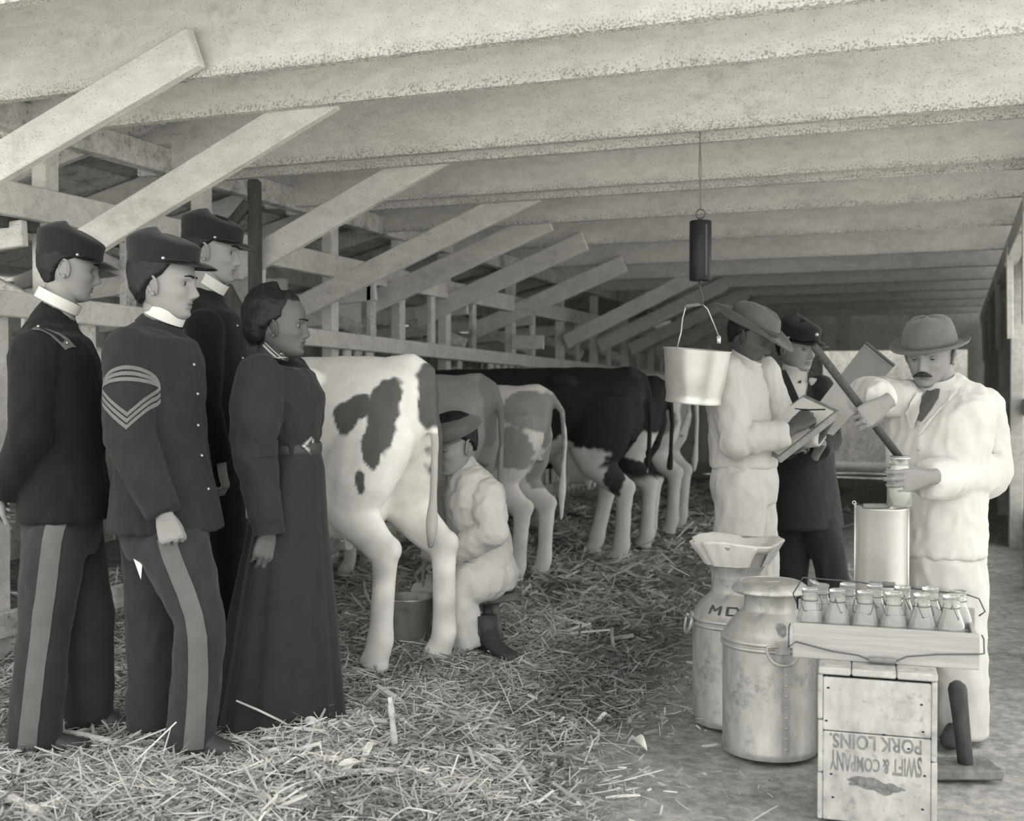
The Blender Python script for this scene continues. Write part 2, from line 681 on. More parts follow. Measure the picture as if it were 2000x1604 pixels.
def hand(wrist, d, n, side, curl=(40, 45, 50, 55), thumb=None, spread=3.0, s=1.0, thumb_bend=20, vox=.0026, wrist_len=.05):
    """side +1 right, -1 left. d: wrist to knuckles, n: the way the palm faces. Each finger bends at three joints. Returns (V, F)."""
    wrist, d, n = Vector(wrist), Vector(d).normalized(), Vector(n)
    n = (n - d * n.dot(d)).normalized()
    t = d.cross(n) * side
    mb = MB()
    ys = (.029, .0095, -.0105, -.029)
    base = (.083, .087, .083, .075)
    L = (.071, .079, .073, .057)
    rad = (.0088, .0092, .0088, .0077)
    mb.tube([wrist - d * wrist_len, wrist, wrist + d * .02], [(.026 * s, .020 * s), (.026 * s, .019 * s), (.029 * s, .018 * s)], 14, ref=t)
    rings = []
    for x, hw, hh, off in ((.0, .027, .017, 0), (.03, .034, .0165, .002), (.06, .039, .0145, .002), (.08, .040, .0115, 0), (.09, .036, .008, 0)):
        rings.append(ring(wrist + d * (x * s) + n * (off * s), t * (hw * s), n * (hh * s), 16, 2.5))
    mb.loft(rings)
    for i in range(4):
        k = wrist + d * (base[i] * s) + t * (ys[i] * s) - n * (.002 * s)
        mb.tube([wrist + d * .02 * s + t * ys[i] * .6 * s, k], [.009 * s, rad[i] * 1.12 * s], 8)
        sp = R(spread) * (1.5 - i)
        dd = (d * math.cos(sp) + t * math.sin(sp)).normalized()
        c = curl[i]
        cs = c if hasattr(c, '__len__') else (c, c * 1.15, c * .75)
        pts, rr, a = [k], [rad[i] * 1.1 * s], 0
        p = k
        for j, fr in enumerate((.44, .31, .25)):
            a += R(cs[j])
            dj = dd * math.cos(a) + n * math.sin(a)
            q = p + dj * (L[i] * fr * s)
            pts += [p + (q - p) * .5, q]
            rr += [rad[i] * (.96 - .09 * j) * s, rad[i] * (.98 - .1 * j) * s]
            p = q
        rr[-1] *= .72
        mb.tube(pts, rr, 9)
        mb.ell(pts[-1], (rr[-1], rr[-1], rr[-1]), 8, 6)
    th = Vector(thumb) if thumb is not None else Vector((.62, .62, .40))
    d1 = (d * th.x + t * th.y + n * th.z).normalized()
    b = wrist + d * (.020 * s) + t * (.020 * s) + n * (.004 * s)
    p1 = b + d1 * (.046 * s)
    ax = d1.cross(d * .7 + n * .7 - t * .3)
    d2 = (Matrix.Rotation(R(thumb_bend), 3, ax.normalized()) @ d1) if ax.length > 1e-4 else d1
    p2 = p1 + d2 * (.034 * s)
    d3 = (Matrix.Rotation(R(thumb_bend * 1.8), 3, ax.normalized()) @ d1) if ax.length > 1e-4 else d2
    p3 = p2 + d3 * (.026 * s)
    mb.tube([b - d1 * .008, b + d1 * .02 * s, p1, (p1 + p2) / 2, p2, p3], [.013 * s, .0135 * s, .0108 * s, .0096 * s, .0098 * s, .0066 * s], 10)
    mb.ell(p3, (.0066 * s,) * 3, 8, 6)
    return remesh(mb, vox * s, 2, .5)[:2]


def shoe(mb, ankle, F, ground, L=.27, h=.11, w=.045):
    """A leather boot: heel behind the ankle, toe along F."""
    F = Vector((F[0], F[1], 0)).normalized()
    a = Vector((ankle[0], ankle[1], ground))
    S = ZUP.cross(F)
    rings = []
    for x, hh, ww in ((-.075, .045, .028), (-.065, .075, .036), (-.03, h, .040), (.02, h, .040), (.06, .085, .042), (.11, .062, .047), (.16, .05, .045), (.19, .038, .034), (.205, .02, .018)):
        k = L / .27
        rings.append([a + F * (x * k) + S * (ww * math.cos(t)) + ZUP * (hh / 2 + hh / 2 * math.sin(t)) for t in np.linspace(0, 2 * math.pi, 14, endpoint=False)])
    mb.loft(rings)
    mb.tube([a + ZUP * .05, a + ZUP * .17], [.048, .05], 12)


def concat(parts):
    V, Fc, T = [], [], []
    for P, Q, t in parts:
        o = len(V)
        V.extend([tuple(p) for p in P])
        Fc.extend([tuple(i + o for i in q) for q in Q])
        T.extend(t if t is not None else [1.0] * len(P))
    return V, Fc, T


def facing(deg):
    """Unit vector: 0 = towards image right, positive turns away from the camera, negative towards it."""
    a = R(deg)
    return (RT * math.cos(a) + FW0 * math.sin(a)).normalized()


class Person:
    def __init__(s, label, d0, face, foot):
        s.d0 = d0
        s.F = facing(face)
        s.S = ZUP.cross(s.F)
        s.root = empty('person', foot, label, 'person')
        s.inner = MB()
        s.extra = []           # (V,F,tint) joined into the body

    def p(s, q):
        return W(q[0], q[1], s.d0 + (q[2] if len(q) > 2 else 0))

    def torso(s, mb, rings, tilt=0.0, e=2.3, inner=True, F=None):
        F = F or s.F
        S = ZUP.cross(F)
        rs, ri = [], []
        for r in rings:
            c = s.p(r)
            tl = r[5] if len(r) > 5 else tilt
            B = F * math.cos(R(tl)) + ZUP * math.sin(R(tl))
            rs.append(ring(c, S * r[3], B * r[4], 28, e))
            ri.append(ring(c, S * (r[3] * .8), B * (r[4] * .8), 20))
        mb.loft(rs)
        if inner:
            s.inner.loft(ri)

    def limb(s, mb, pts, rad, inner=True, n=16, k=.6, ref=None):
        P = [s.p(q) for q in pts]
        # a few extra points so that joints bend softly
        Q, Rr = [P[0]], [rad[0]]
        for i in range(1, len(P)):
            Q += [P[i - 1].lerp(P[i], .35), P[i - 1].lerp(P[i], .7), P[i]]
            f = lambda a, b, t: a + (b - a) * t
            Rr += [f(rad[i - 1], rad[i], .35), f(rad[i - 1], rad[i], .7), rad[i]]
        mb.tube(Q, Rr, n)
        mb.ell(Q[0], (Rr[0],) * 3, 12, 8)
        for i, q in enumerate(P[1:-1]):
            mb.ell(q, (rad[i + 1] * 1.0,) * 3, 12, 8)
        if inner:
            s.inner.tube(Q, [r * k for r in Rr], 10)
        return P

    def cloth(s, name, mb, m, vox=.009, it=3, amp=.004, freq=9.0, seed=0.0, st=(1, 1, .55)):
        V, Fc, NR = remesh(mb, vox, it)
        if amp:
            V = wrinkle(V, NR, amp, freq, seed, st)
        o = MB()
        o.v, o.f = [tuple(p) for p in V], Fc
        ob = build(name, o, m, s.root, True)
        return ob, bvh_of(V, Fc)

    def head(s, q, face, pitch=0, roll=0, scale=1.0, lid=.25, gaze=0, skin=None, eye=True, **kw):
        """q: pixel of the ear centre, dd. pitch>0 looks down."""
        F = facing(face)
        S = ZUP.cross(F)
        M3 = Matrix((F, S, ZUP)).transposed()
        M3 = M3 @ Matrix.Rotation(R(pitch), 3, 'Y') @ Matrix.Rotation(R(roll), 3, 'X')
        M3 = M3 * scale
        c = s.p(q)
        s.HM = Matrix.Translation(c) @ M3.to_4x4()
        mb, t = head_mesh(lid, **kw)
        mb.xf(s.HM)
        s.extra.append((mb.v, mb.f, t))
        s.headbvh = bvh_of(mb.v, mb.f)
        if eye:
            for e in (-1, 1):
                em, ec = eye_mesh(e)
                g = Vector((math.cos(R(gaze)), math.sin(R(gaze)), -.12)).normalized()
                me_v = [Vector(p) for p in em.v]
                mi = []
                for f in em.f:
                    cc = sum((me_v[i] for i in f), Vector()) / len(f) - ec
                    mi.append(1 if cc.normalized().dot(g) > .80 else 0)
                em.xf(s.HM)
                o = build('eye', em, [mat('eye_white', .22, .3, .02), mat('iris', .02, .2, .02)], s.root, True)
                o.data.polygons.foreach_set('material_index', mi)
        return c

    def on_head(s, name, mb, m, smooth=True, parent=None, auto=None):
        mb.xf(s.HM)
        return build(name, mb, m, parent or s.root, smooth, auto=auto)

    def neck(s, q_base, r0=.058, r1=.056):
        top = s.HM @ Vector((-.018, 0, -.03))
        s.inner.tube([s.p(q_base), s.p(q_base).lerp(top, .5), top], [r0 * 1.05, r0, r1], 14)

    def body(s, skin):
        V, Fc, _ = remesh(s.inner, .011, 3)
        V, Fc, T = concat([(V, Fc, None)] + s.extra)
        o = MB()
        o.v, o.f = V, Fc
        return build('body', o, skin, s.root, True, attr=('tint', T))

    def collar(s, q, rx=.062, ry=.060, h=.040, pitch=20, m=None, face=None, name='collar', flare=1.0):
        F = facing(face) if face is not None else s.F
        S = ZUP.cross(F)
        up = (ZUP * math.cos(R(pitch)) + F * math.sin(R(pitch))).normalized()
        Fd = (F * math.cos(R(pitch)) - ZUP * math.sin(R(pitch))).normalized()
        c = s.p(q)
        mb = MB()
        rings = []
        for k, z in ((1.0, -h / 2), (flare, h / 2), (flare * .93, h / 2), (.93, -h / 2)):
            rings.append([c + Fd * (rx * k * math.cos(a)) + S * (ry * k * math.sin(a)) + up * z for a in np.linspace(0, 2 * math.pi, 32, endpoint=False)])
        rings.append(rings[0])
        mb.loft(rings, cap=False)
        return build(name, mb, m, s.root, True, auto=40)


def ball(c, r, n=10):
    mb = MB()
    mb.ell(c, (r, r, r), n, max(6, n // 2))
    return mb
# ------------------------------------------------------------------ materials
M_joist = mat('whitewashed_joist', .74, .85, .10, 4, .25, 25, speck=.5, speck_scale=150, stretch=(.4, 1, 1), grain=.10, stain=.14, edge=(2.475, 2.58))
M_white = mat('whitewashed_wood', .70, .85, .10, 4, .25, 25, speck=.55, speck_scale=150, stretch=(.4, 1, 1), grain=.10, stain=.16)
M_white_d = mat('old_whitewash', .60, .88, .22, 5, .3, 25, speck=.5, speck_scale=60, grain=.18, stain=.35)
M_dark_wood = mat('bare_dark_wood', .085, .8, .25, 5, .4, 40, grain=.3, stretch=(1, 1, .2))
M_grey_wood = mat('grey_boards', .42, .85, .2, 4, .3, 30, grain=.25, stain=.3)
M_dirt = mat('packed_dirt', .34, .95, .2, 4.0, .6, 30, grain=.3, stain=.3, dist=.012, speck=.35, speck_scale=90)
M_rope = mat('hemp_cord', .22, .9)

# ------------------------------------------------------------------ floor: packed dirt, gently uneven
JY = [2.72, 3.62, 4.16, 5.17, 5.43, 6.42, 6.68, 7.67, 8.93, 10.5, 11.9, 13.3, 14.7, 16.1, 17.6, 19.1]  # first joist is out of view, added to keep sky light off the next
mb = MB()
nx, ny = 90, 150
xs = np.linspace(-7.0, 7.0, nx)
ysl = np.linspace(0.6, 32.0, ny)


def ground_z(x, y):
    return .012 * noise.noise((x * 1.4, y * 1.4, 0)) + .006 * noise.noise((x * 5, y * 5, 4)) - .018


V = [(x, y, ground_z(x, y)) for y in ysl for x in xs]
Fc = [(j * nx + i, j * nx + i + 1, (j + 1) * nx + i + 1, (j + 1) * nx + i) for j in range(ny - 1) for i in range(nx - 1)]
mb.add(V, Fc)
floor = build('floor', mb, M_dirt, None, True)
tag(floor, 'packed dirt floor of the barn aisle', kind='structure')
mb = MB()
mb.box((0, 13, -.35), (80, 80, .5))
gr = build('ground', mb, mat('yard_dirt', .44, .95, .2, 1.5))
tag(gr, 'bare yard ground around the barn', kind='structure')

# ------------------------------------------------------------------ ceiling with deck boards, joists and braces
ZB, ZT = 2.48, 2.88
XL, XR = -4.12, .62
YS, YE = 2.2, 20.2
mb = MB()
SKY0, SKY1 = 11.0, 11.0          # where the deck boards are butted
for ya, yb in ((YS, SKY0), (SKY1, YE)):
    mb.box(((XL + XR) / 2, (ya + yb) / 2, ZT + .055), (XR - XL + .3, yb - ya, .03))
ceiling = build('ceiling', mb, M_grey_wood)
tag(ceiling, 'whitewashed barn ceiling of boards on bare joists', kind='structure')
x = XL + .1
i = 0
while x < XR + .05:
    for ya, yb in ((YS, SKY0), (SKY1, YE)):
        mb = MB()
        mb.box((x, (ya + yb) / 2, ZT + .02 + random.uniform(-.002, .004)), (.195, yb - ya, .028), bev=.004)
        build('plank', mb, M_white_d, ceiling)
    x += .2
jo = []
for k, y in enumerate(JY):
    mb = MB()
    dz = random.uniform(-.004, .004)
    second = k in (4, 6)
    mb.box(((XL - .1 + XR) / 2, y + .025, (ZB + ZT) / 2 + dz), (XR - XL + .1, .052, ZT - ZB), bev=.005)
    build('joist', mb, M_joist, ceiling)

BRACES = [  # plane Y, top centre pixel, bottom centre pixel, depth of board (m)
    (3.565, (383, 92), (-45, 345), .155),
    (4.245, (590, 217), (165, 478), .150),
    (5.525, (818, 322), (470, 522), .150),
    (6.76, (1005, 392), (590, 598), .150),
    (7.75, (1035, 447), (692, 608), .160),
    (8.87, (1143, 470), (815, 622), .155),
    (10.44, (1220, 515), (930, 645), .165),
    (11.96, (1285, 545), (1010, 662), .16),
    (13.24, (1330, 566), (1080, 675), .16),
    (14.64, (1378, 585), (1150, 690), .16),
    (16.04, (1420, 600), (1215, 700), .16),
    (17.54, (1455, 614), (1270, 708), .16)]
for Y, a, b, h in BRACES:
    A, B = PY(a[0], a[1], Y), PY(b[0], b[1], Y)
    if Y > 11:
        A = Vector((-2.45, Y, 2.53))
        B = Vector((-3.98, Y, 1.82))
    if Y in (4.245, 5.525, 6.76, 7.75):
        A = A + (A - B).normalized() * .16
    mb = MB()
    bar(mb, B, A, .048, h, (0, 0, 1), .005)
    build('brace', mb, M_white, ceiling)
# short tie boards nailed between brace feet
for Y, x0, x1, y0, y1 in ((7.62, 596, 704, 577, 638), (10.3, 1000, 1062, 655, 682), (7.05, 420, 560, 545, 590)):
    A, B = PY(x0, (y0 + y1) / 2, Y), PY(x1, (y0 + y1) / 2, Y)
    h = (PY(x0, y0, Y) - PY(x0, y1, Y)).length
    mb = MB()
    bar(mb, A, B, .035, h, (0, 0, 1), .004)
    build('tie_board', mb, M_white, ceiling)

# ------------------------------------------------------------------ lean-to on the left: plates, sloping roof, outer wall
roof = empty('roof', (0, 0, 0), 'sloping board roof of the feed alley behind the stalls', kind='structure')
SL0, SL1 = Vector((-3.95, 0, 2.76)), Vector((-6.75, 0, 2.02))
sd = (SL1 - SL0).normalized()
sn = Vector((-sd.z, 0, sd.x))
if sn.z < 0:
    sn = -sn
for k in range(14):
    c = SL0 + sd * (.11 + k * .205) + Vector((0, (YS + YE) / 2, 0))
    mb = MB()
    mb.box(c + sn * (.07 + random.uniform(-.004, .004)), (.19, YE - YS, .025), (sd, Vector((0, 1, 0)), sn), .004)
    build('plank', mb, M_white_d if k % 3 else M_grey_wood, roof)
mb = MB()
mb.box(SL0.lerp(SL1, .5) + sn * .1 + Vector((0, (YS + YE) / 2, 0)), (2.95, YE - YS, .02), (sd, Vector((0, 1, 0)), sn))
build('shingle_layer', mb, M_grey_wood, roof)
y = 3.2
while y < 20:
    mb = MB()
    bar(mb, SL0 + Vector((.1, y, -.02)), SL1 + Vector((-.1, y, 0)), .05, .13, sn, .005)
    build('rafter', mb, M_white_d if int(y * 10) % 3 else M_white, roof)
    if int(y / .86) % 2 == 0:
        mb = MB()
        bar(mb, Vector((-4.0, y + .06, 2.02)), Vector((-6.6, y + .06, 1.82)), .045, .12, (0, 0, 1), .005)
        build('tie_beam', mb, M_white, roof)
        mb = MB()
        bar(mb, Vector((-4.05, y + .12, 1.7)), Vector((-5.5, y + .12, 2.3)), .045, .10, (0, 0, 1), .005)
        build('brace', mb, M_white_d, roof)
    y += .86
for (x, z, w, h, m) in ((-4.03, 2.18, .07, .155, M_white), (-4.03, 2.56, .09, .14, M_white_d), (-5.2, 2.27, .06, .12, M_white_d)):
    mb = MB()
    bar(mb, (x, YS, z), (x, YE, z - .1), w, h, (0, 0, 1), .006)
    build('plate_beam', mb, m, roof)
mb = MB()
bar(mb, PX(-60, 418, -4.1), PX(395, 497, -4.1), .06, .075, (0, 0, 1), .006)
build('dark_pole', mb, M_dark_wood, roof)

wl = empty('wall_left', (-6.55, 0, 0), 'outer board wall of the feed alley', kind='structure')
y = YS
while y < YE:
    w = random.uniform(.19, .26)
    top = 2.10 if random.random() > .09 else 2.08
    mb = MB()
    mb.box((-6.55 + random.uniform(-.01, .01), y + w / 2, top / 2), (.028, w - .012, top), bev=.003)
    build('plank', mb, M_white_d if random.random() > .35 else M_grey_wood, wl)
    y += w
for z in (.5, 1.5):
    mb = MB()
    bar(mb, (-6.5, YS, z), (-6.5, YE, z), .06, .1)
    build('girt', mb, M_grey_wood, wl)

# ------------------------------------------------------------------ stall fence: rail, posts and slats between the cows' necks
COWS_Y = [4.82, 5.86, 6.76, 7.85, 8.67, 9.55]


def rail_z(y):
    return 1.74 - .0155 * (y - 3.9)


XF = -4.0
fence = empty('stall_fence', (XF, 7, 0), 'whitewashed stanchion fence with a long top rail in front of the cows', 'fence')
ys = [2.4, 6.1, 9.4, 13.2, 17.0]
for a, b in zip(ys[:-1], ys[1:]):
    mb = MB()
    bar(mb, (XF + .03, a, rail_z(a) - .055), (XF + .03, b - .004, rail_z(b) - .055), .05, .115, (0, 0, 1), .006)
    build('top_rail', mb, M_white, fence)
    mb = MB()
    bar(mb, (XF + .03, a, .24), (XF + .03, b - .004, .24), .05, .115, (0, 0, 1), .006)
    build('bottom_rail', mb, M_white_d, fence)
y = 2.55
while y < 16.8:
    if min(abs(y - c) for c in COWS_Y) > .27:
        w = random.uniform(.075, .11)
        mb = MB()
        zt = rail_z(y) - .02
        mb.box((XF - .018 + random.uniform(-.004, .004), y, (.05 + zt) / 2), (.026, w, zt - .05), bev=.004)
        build('slat', mb, M_white if random.random() > .3 else M_white_d, fence)
    y += random.uniform(.155, .215)
for k, (Y, a, b, h) in enumerate(BRACES):
    if k == 0:
        continue
    mb = MB()
    y = {6.76: 7.03, 7.75: 8.08, 5.525: 5.56}.get(Y, Y + .09)
    mb.box((XF - .08, y, 1.28), (.085, .095, 2.5), bev=.006)
    build('post', mb, M_white, fence)
    mb = MB()
    y2 = y + .55
    mb.box((XF - .05, y2, (rail_z(y2) - .1 + 2.12) / 2), (.04, .085, 2.12 - rail_z(y2) + .1), bev=.004)
    build('upright', mb, M_white_d if k % 2 else M_white, fence)

# dark bare post with its slanting strut, behind the third cadet
D = 6.35
dp = empty('dark_post', G(497, 1225), 'bare dark upright post with a slanting strut behind the rear soldier', 'post')
mb = MB()
A, B = W(497, 352, D), W(492, 1150, D)
B.x, B.y = A.x + .01, A.y
B.z = .0
bar(mb, B, A, .075, .066, RT, .008)
build('upright', mb, M_dark_wood, dp)
mb = MB()
bar(mb, W(452, 437, D - .02), W(486, 395, D - .02), .05, .055, RT, .006)
build('strut', mb, M_dark_wood, dp)
mb = MB()
bar(mb, W(440, 560, D - .06), W(496, 668, D - .06), .04, .075, RT, .006)
build('slanting_board', mb, M_dark_wood, dp)

# ------------------------------------------------------------------ right wall: planks, posts, plate and knee braces
wr = empty('wall_right', (.62, 0, 0), 'board wall along the right of the aisle', kind='structure')
y = 5.3
while y < YE:
    w = random.uniform(.2, .27)
    mb = MB()
    zz = (0, 2.65) if not 3.5 < y < 10.3 else (0, .3)  # unseen stretch opened above a low sill to let daylight in
    mb.box((.62 + random.uniform(-.004, .004), y + w / 2, sum(zz) / 2), (.026, w - .004, zz[1] - zz[0]), bev=.003)
    if 3.5 < y < 10.3:
        mb.box((.62, y + w / 2, 2.43), (.026, w - .004, .44), bev=.003)
    build('plank', mb, M_grey_wood if random.random() > .5 else M_white_d, wr)
    y += w
M_post = mat('pale_post', .5, .85, .15, 4, .2, 25, stain=.2, grain=.15)
for y in (5.75, 8.2, 10.4, 13.0, 15.8, 18.6):
    mb = MB()
    mb.box((.50, y, 1.2), (.11, .12, 2.45), bev=.008)
    build('post', mb, M_post, wr)
    mb = MB()
    bar(mb, (.44, y - .08, 1.75), (.40, y - .82, 2.42), .05, .1, (0, 1, 1), .005)
    build('knee_brace', mb, M_white, wr)
for z, xx, w, h in ((2.40, .44, .1, .15), (1.15, .555, .03, .14)):
    mb = MB()
    bar(mb, (xx, 4.4, z), (xx, YE, z), w, h, (0, 0, 1), .006)
    build('plate_beam', mb, M_white, wr)

# ------------------------------------------------------------------ far end: pale boards with an open doorway
wb = empty('wall_back', (-3, 20.3, 0), 'far end wall of the barn', kind='structure')
x = -6.6
while x < .7:
    w = random.uniform(.2, .28)
    top = 2.92
    if -2.2 < x < .2:
        z0 = 1.95
    else:
        z0 = -.1
    mb = MB()
    mb.box((x + w / 2, 20.3, (z0 + top) / 2), (w + .004, .026, top - z0), bev=.003)
    build('plank', mb, M_white if random.random() > .4 else M_white_d, wb)
    x += w
# added fence beyond the doorway, set close and high to block the sun
yf = empty('screen_fence', (-1, 21.5, 0), 'pale board fence added beyond the far doorway to block the sun', 'fence')
for k in range(26):
    mb = MB()
    mb.box((-4.6 + k * .3, 21.5 + random.uniform(-.01, .01), 1.5), (.302, .03, 3.4), bev=.004)
    build('plank', mb, M_grey_wood, yf)
# ------------------------------------------------------------------ straw bedding
def bed_z(x, y):
    """Height of the bedding mound over the dirt; ragged aisle edge near x = -1.05."""
    x = np.asarray(x, float)
    y = np.asarray(y, float)
    e = -1.05 + .10 * np.sin(y * 1.7 + .4) + .06 * np.sin(y * 4.3) + .28 * np.exp(-((y - 3.0) / .5) ** 2) + .05 * np.sin(y * 9.1)
    m = smoothstep(0, -.75, x - e)
    h = .075 * m + .02 * m * np.sin(x * 3.1 + 1) * np.sin(y * 2.7) + .012 * m * np.sin(x * 9 + y * 6) + .035 * np.exp(-((x + 1.75) / .35) ** 2 - ((y - 3.55) / .5) ** 2)
    return h - .055 * (1 - m), e


M_straw = mat('chopped_straw', .74, .8, .15, 12, .2, 60, attr='tint', spec=.25)
M_bed = mat('trodden_bedding', .23, .95, .5, 9, .8, 30, grain=.5, stain=.5, dist=.02)
mb = MB()
nx, ny = 110, 190
xs = np.linspace(-6.3, -.6, nx)
ysl = np.linspace(1.9, 15.5, ny)
XX, YY = np.meshgrid(xs, ysl)
Z, _ = bed_z(XX, YY)
V = [(float(XX[j, i]), float(YY[j, i]), float(Z[j, i]) + .008 * noise.noise((XX[j, i] * 9, YY[j, i] * 9, 0))) for j in range(ny) for i in range(nx)]
Fc = [(j * nx + i, j * nx + i + 1, (j + 1) * nx + i + 1, (j + 1) * nx + i) for j in range(ny - 1) for i in range(nx - 1)]
mb.add(V, Fc)
bed = build('bedding_ground', mb, M_bed, None, True)
tag(bed, 'dark trodden bedding under the loose straw', kind='structure')


BLADES = []


def straw(n, xr, yr, ln, wd, seed, lift=.012, flatp=14, dens=None, tone=(.34, .95)):
    g = np.random.default_rng(seed)
    x = g.uniform(*xr, n)
    y = yr[0] + (yr[1] - yr[0]) * g.uniform(0, 1, n) ** 1.25
    z, e = bed_z(x, y)
    m = smoothstep(.12, -.55, x - e)
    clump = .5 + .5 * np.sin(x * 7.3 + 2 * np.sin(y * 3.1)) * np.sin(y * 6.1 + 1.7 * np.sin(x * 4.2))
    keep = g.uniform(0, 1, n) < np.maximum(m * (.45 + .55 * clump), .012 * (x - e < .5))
    if dens is not None:
        keep &= g.uniform(0, 1, n) < dens(x, y)
    x, y, z, e, clump = x[keep], y[keep], z[keep], e[keep], clump[keep]
    n = len(x)
    L = ln * np.exp(g.normal(0, .55, n))
    L = np.clip(L, ln * .3, ln * 4.5)
    w = wd * np.exp(g.normal(0, .45, n))
    az = g.uniform(0, 2 * np.pi, n)
    pit = np.radians(g.normal(0, flatp, n))
    D = np.stack([np.cos(az) * np.cos(pit), np.sin(az) * np.cos(pit), np.sin(pit)], 1)
    roll = g.normal(0, .7, n)
    S0 = np.stack([-np.sin(az), np.cos(az), np.zeros(n)], 1)
    U0 = np.cross(D, S0)
    S = S0 * np.cos(roll)[:, None] + U0 * np.sin(roll)[:, None]
    U = np.cross(D, S)
    C = np.stack([x, y, np.maximum(z, .0) + lift * g.uniform(.2, 1.9, n) + np.abs(D[:, 2]) * L * .42], 1)
    bend = (g.normal(0, .16, n) * L)[:, None]
    P = []
    for t, ww in ((-.5, .75), (-.17, 1), (.17, 1), (.5, .6)):
        mid = C + D * (L * t)[:, None] + (U + S * .6) * bend * (.25 - t * t) * 1.0
        P.append(mid + S * (w * .5 * ww)[:, None])
        P.append(mid - S * (w * .5 * ww)[:, None] + U * (w * .28)[:, None])
    Vv = np.stack(P, 1).reshape(-1, 3).astype(np.float32)
    base = (np.arange(n) * 8)[:, None]
    quads = np.array([[0, 1, 3, 2], [2, 3, 5, 4], [4, 5, 7, 6]])
    Fq = (base[:, :, None] + quads[None]).reshape(-1, 4).astype(np.int32)
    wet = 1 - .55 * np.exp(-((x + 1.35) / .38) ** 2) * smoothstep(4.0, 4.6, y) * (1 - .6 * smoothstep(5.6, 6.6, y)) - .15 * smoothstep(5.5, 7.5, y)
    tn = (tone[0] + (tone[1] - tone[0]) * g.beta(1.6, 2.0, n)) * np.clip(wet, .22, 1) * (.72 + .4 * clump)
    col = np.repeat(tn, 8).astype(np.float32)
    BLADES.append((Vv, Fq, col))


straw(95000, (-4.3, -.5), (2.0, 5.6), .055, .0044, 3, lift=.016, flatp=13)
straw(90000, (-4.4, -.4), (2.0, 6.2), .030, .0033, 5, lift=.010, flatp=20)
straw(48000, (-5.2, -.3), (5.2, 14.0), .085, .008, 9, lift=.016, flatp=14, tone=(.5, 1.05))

Vv, Fq, col, off = [], [], [], 0
for v_, f_, c_ in BLADES:
    Vv.append(v_)
    Fq.append(f_ + off)
    col.append(c_)
    off += len(v_)
Vv, Fq, col = np.concatenate(Vv), np.concatenate(Fq), np.concatenate(col)
me = bpy.data.meshes.new('loose_straw')
me.vertices.add(len(Vv))
me.vertices.foreach_set('co', Vv.ravel())
me.loops.add(Fq.size)
me.loops.foreach_set('vertex_index', Fq.astype(np.int32).ravel())
me.polygons.add(len(Fq))
me.polygons.foreach_set('loop_start', np.arange(0, Fq.size, 4, dtype=np.int32))
ca = me.color_attributes.new('tint', 'FLOAT_COLOR', 'POINT')
arr = np.ones((len(Vv), 4), np.float32)
arr[:, :3] = col[:, None]
ca.data.foreach_set('color', arr.ravel())
me.update()
me.validate()
tag(put('loose_straw', me, M_straw), 'loose chopped straw and corn stover bedding spread over the stalls', 'straw', kind='stuff')

M_husk = mat('dry_husk', .68, .75, .15, 10, .3, 60, grain=.15, stretch=(1, 1, 1))
M_stalk = mat('dry_stalk', .50, .75, .2, 14, .3, 60, grain=.2)


def husk(label, p, q, wdt, bow=.02, curl=.5, name='corn_husk'):
    """A dry leaf blade curling between two points on the bedding."""
    p, q = Vector(p), Vector(q)
    d = (q - p)
    L = d.length
    d.normalize()
    s = ZUP.cross(d).normalized()
    mb = MB()
    rows = []
    for i in range(11):
        t = i / 10
        w = wdt * (math.sin(math.pi * (.08 + .86 * t)) ** .7)
        c = p.lerp(q, t) + ZUP * (bow * math.sin(math.pi * t))
        row = []
        for j in range(7):
            u = j / 6 - .5
            row.append(c + s * (w * u * math.cos(curl * u)) + ZUP * (w * .9 * curl * u * u + .004 * math.sin(9 * t + 5 * u)))
        rows.append(row)
    mb.loft(rows, cap=False, closed=False)
    n0 = len(mb.v)
    mb2 = MB()
    mb2.add([tuple(Vector(v) - ZUP * .0016) for v in mb.v], [tuple(reversed(f)) for f in mb.f])
    mb.add(mb2.v, mb2.f)
    o = build(name, mb, M_husk, None, True, origin=p)
    return tag(o, label, 'husk')


def stalk(label, p, q, r, bow=.01):
    p, q = Vector(p), Vector(q)
    mb = MB()
    pts = [p.lerp(q, t) + ZUP * (bow * math.sin(math.pi * t)) for t in np.linspace(0, 1, 9)]
    mb.tube(pts, [r * (1.12 if i in (2, 6) else 1 - .03 * i) for i in range(9)], 9)
    mb.tube([pts[6], pts[6] + (pts[8] - pts[6]) * .6 + ZUP * .03 + RT * .02], [r * .55, r * .1], 6, flat=.3)
    o = build('corn_stalk', mb, M_stalk, None, True, origin=p)
    return tag(o, label, 'stalk')


def B(px, py, h=.0):
    """The point of the bedding seen at a pixel."""
    z = .07
    for _ in range(5):
        p = G(px, py, z)
        z = max(0.0, float(bed_z(p.x, p.y)[0])) + .014 + h
    return G(px, py, z)


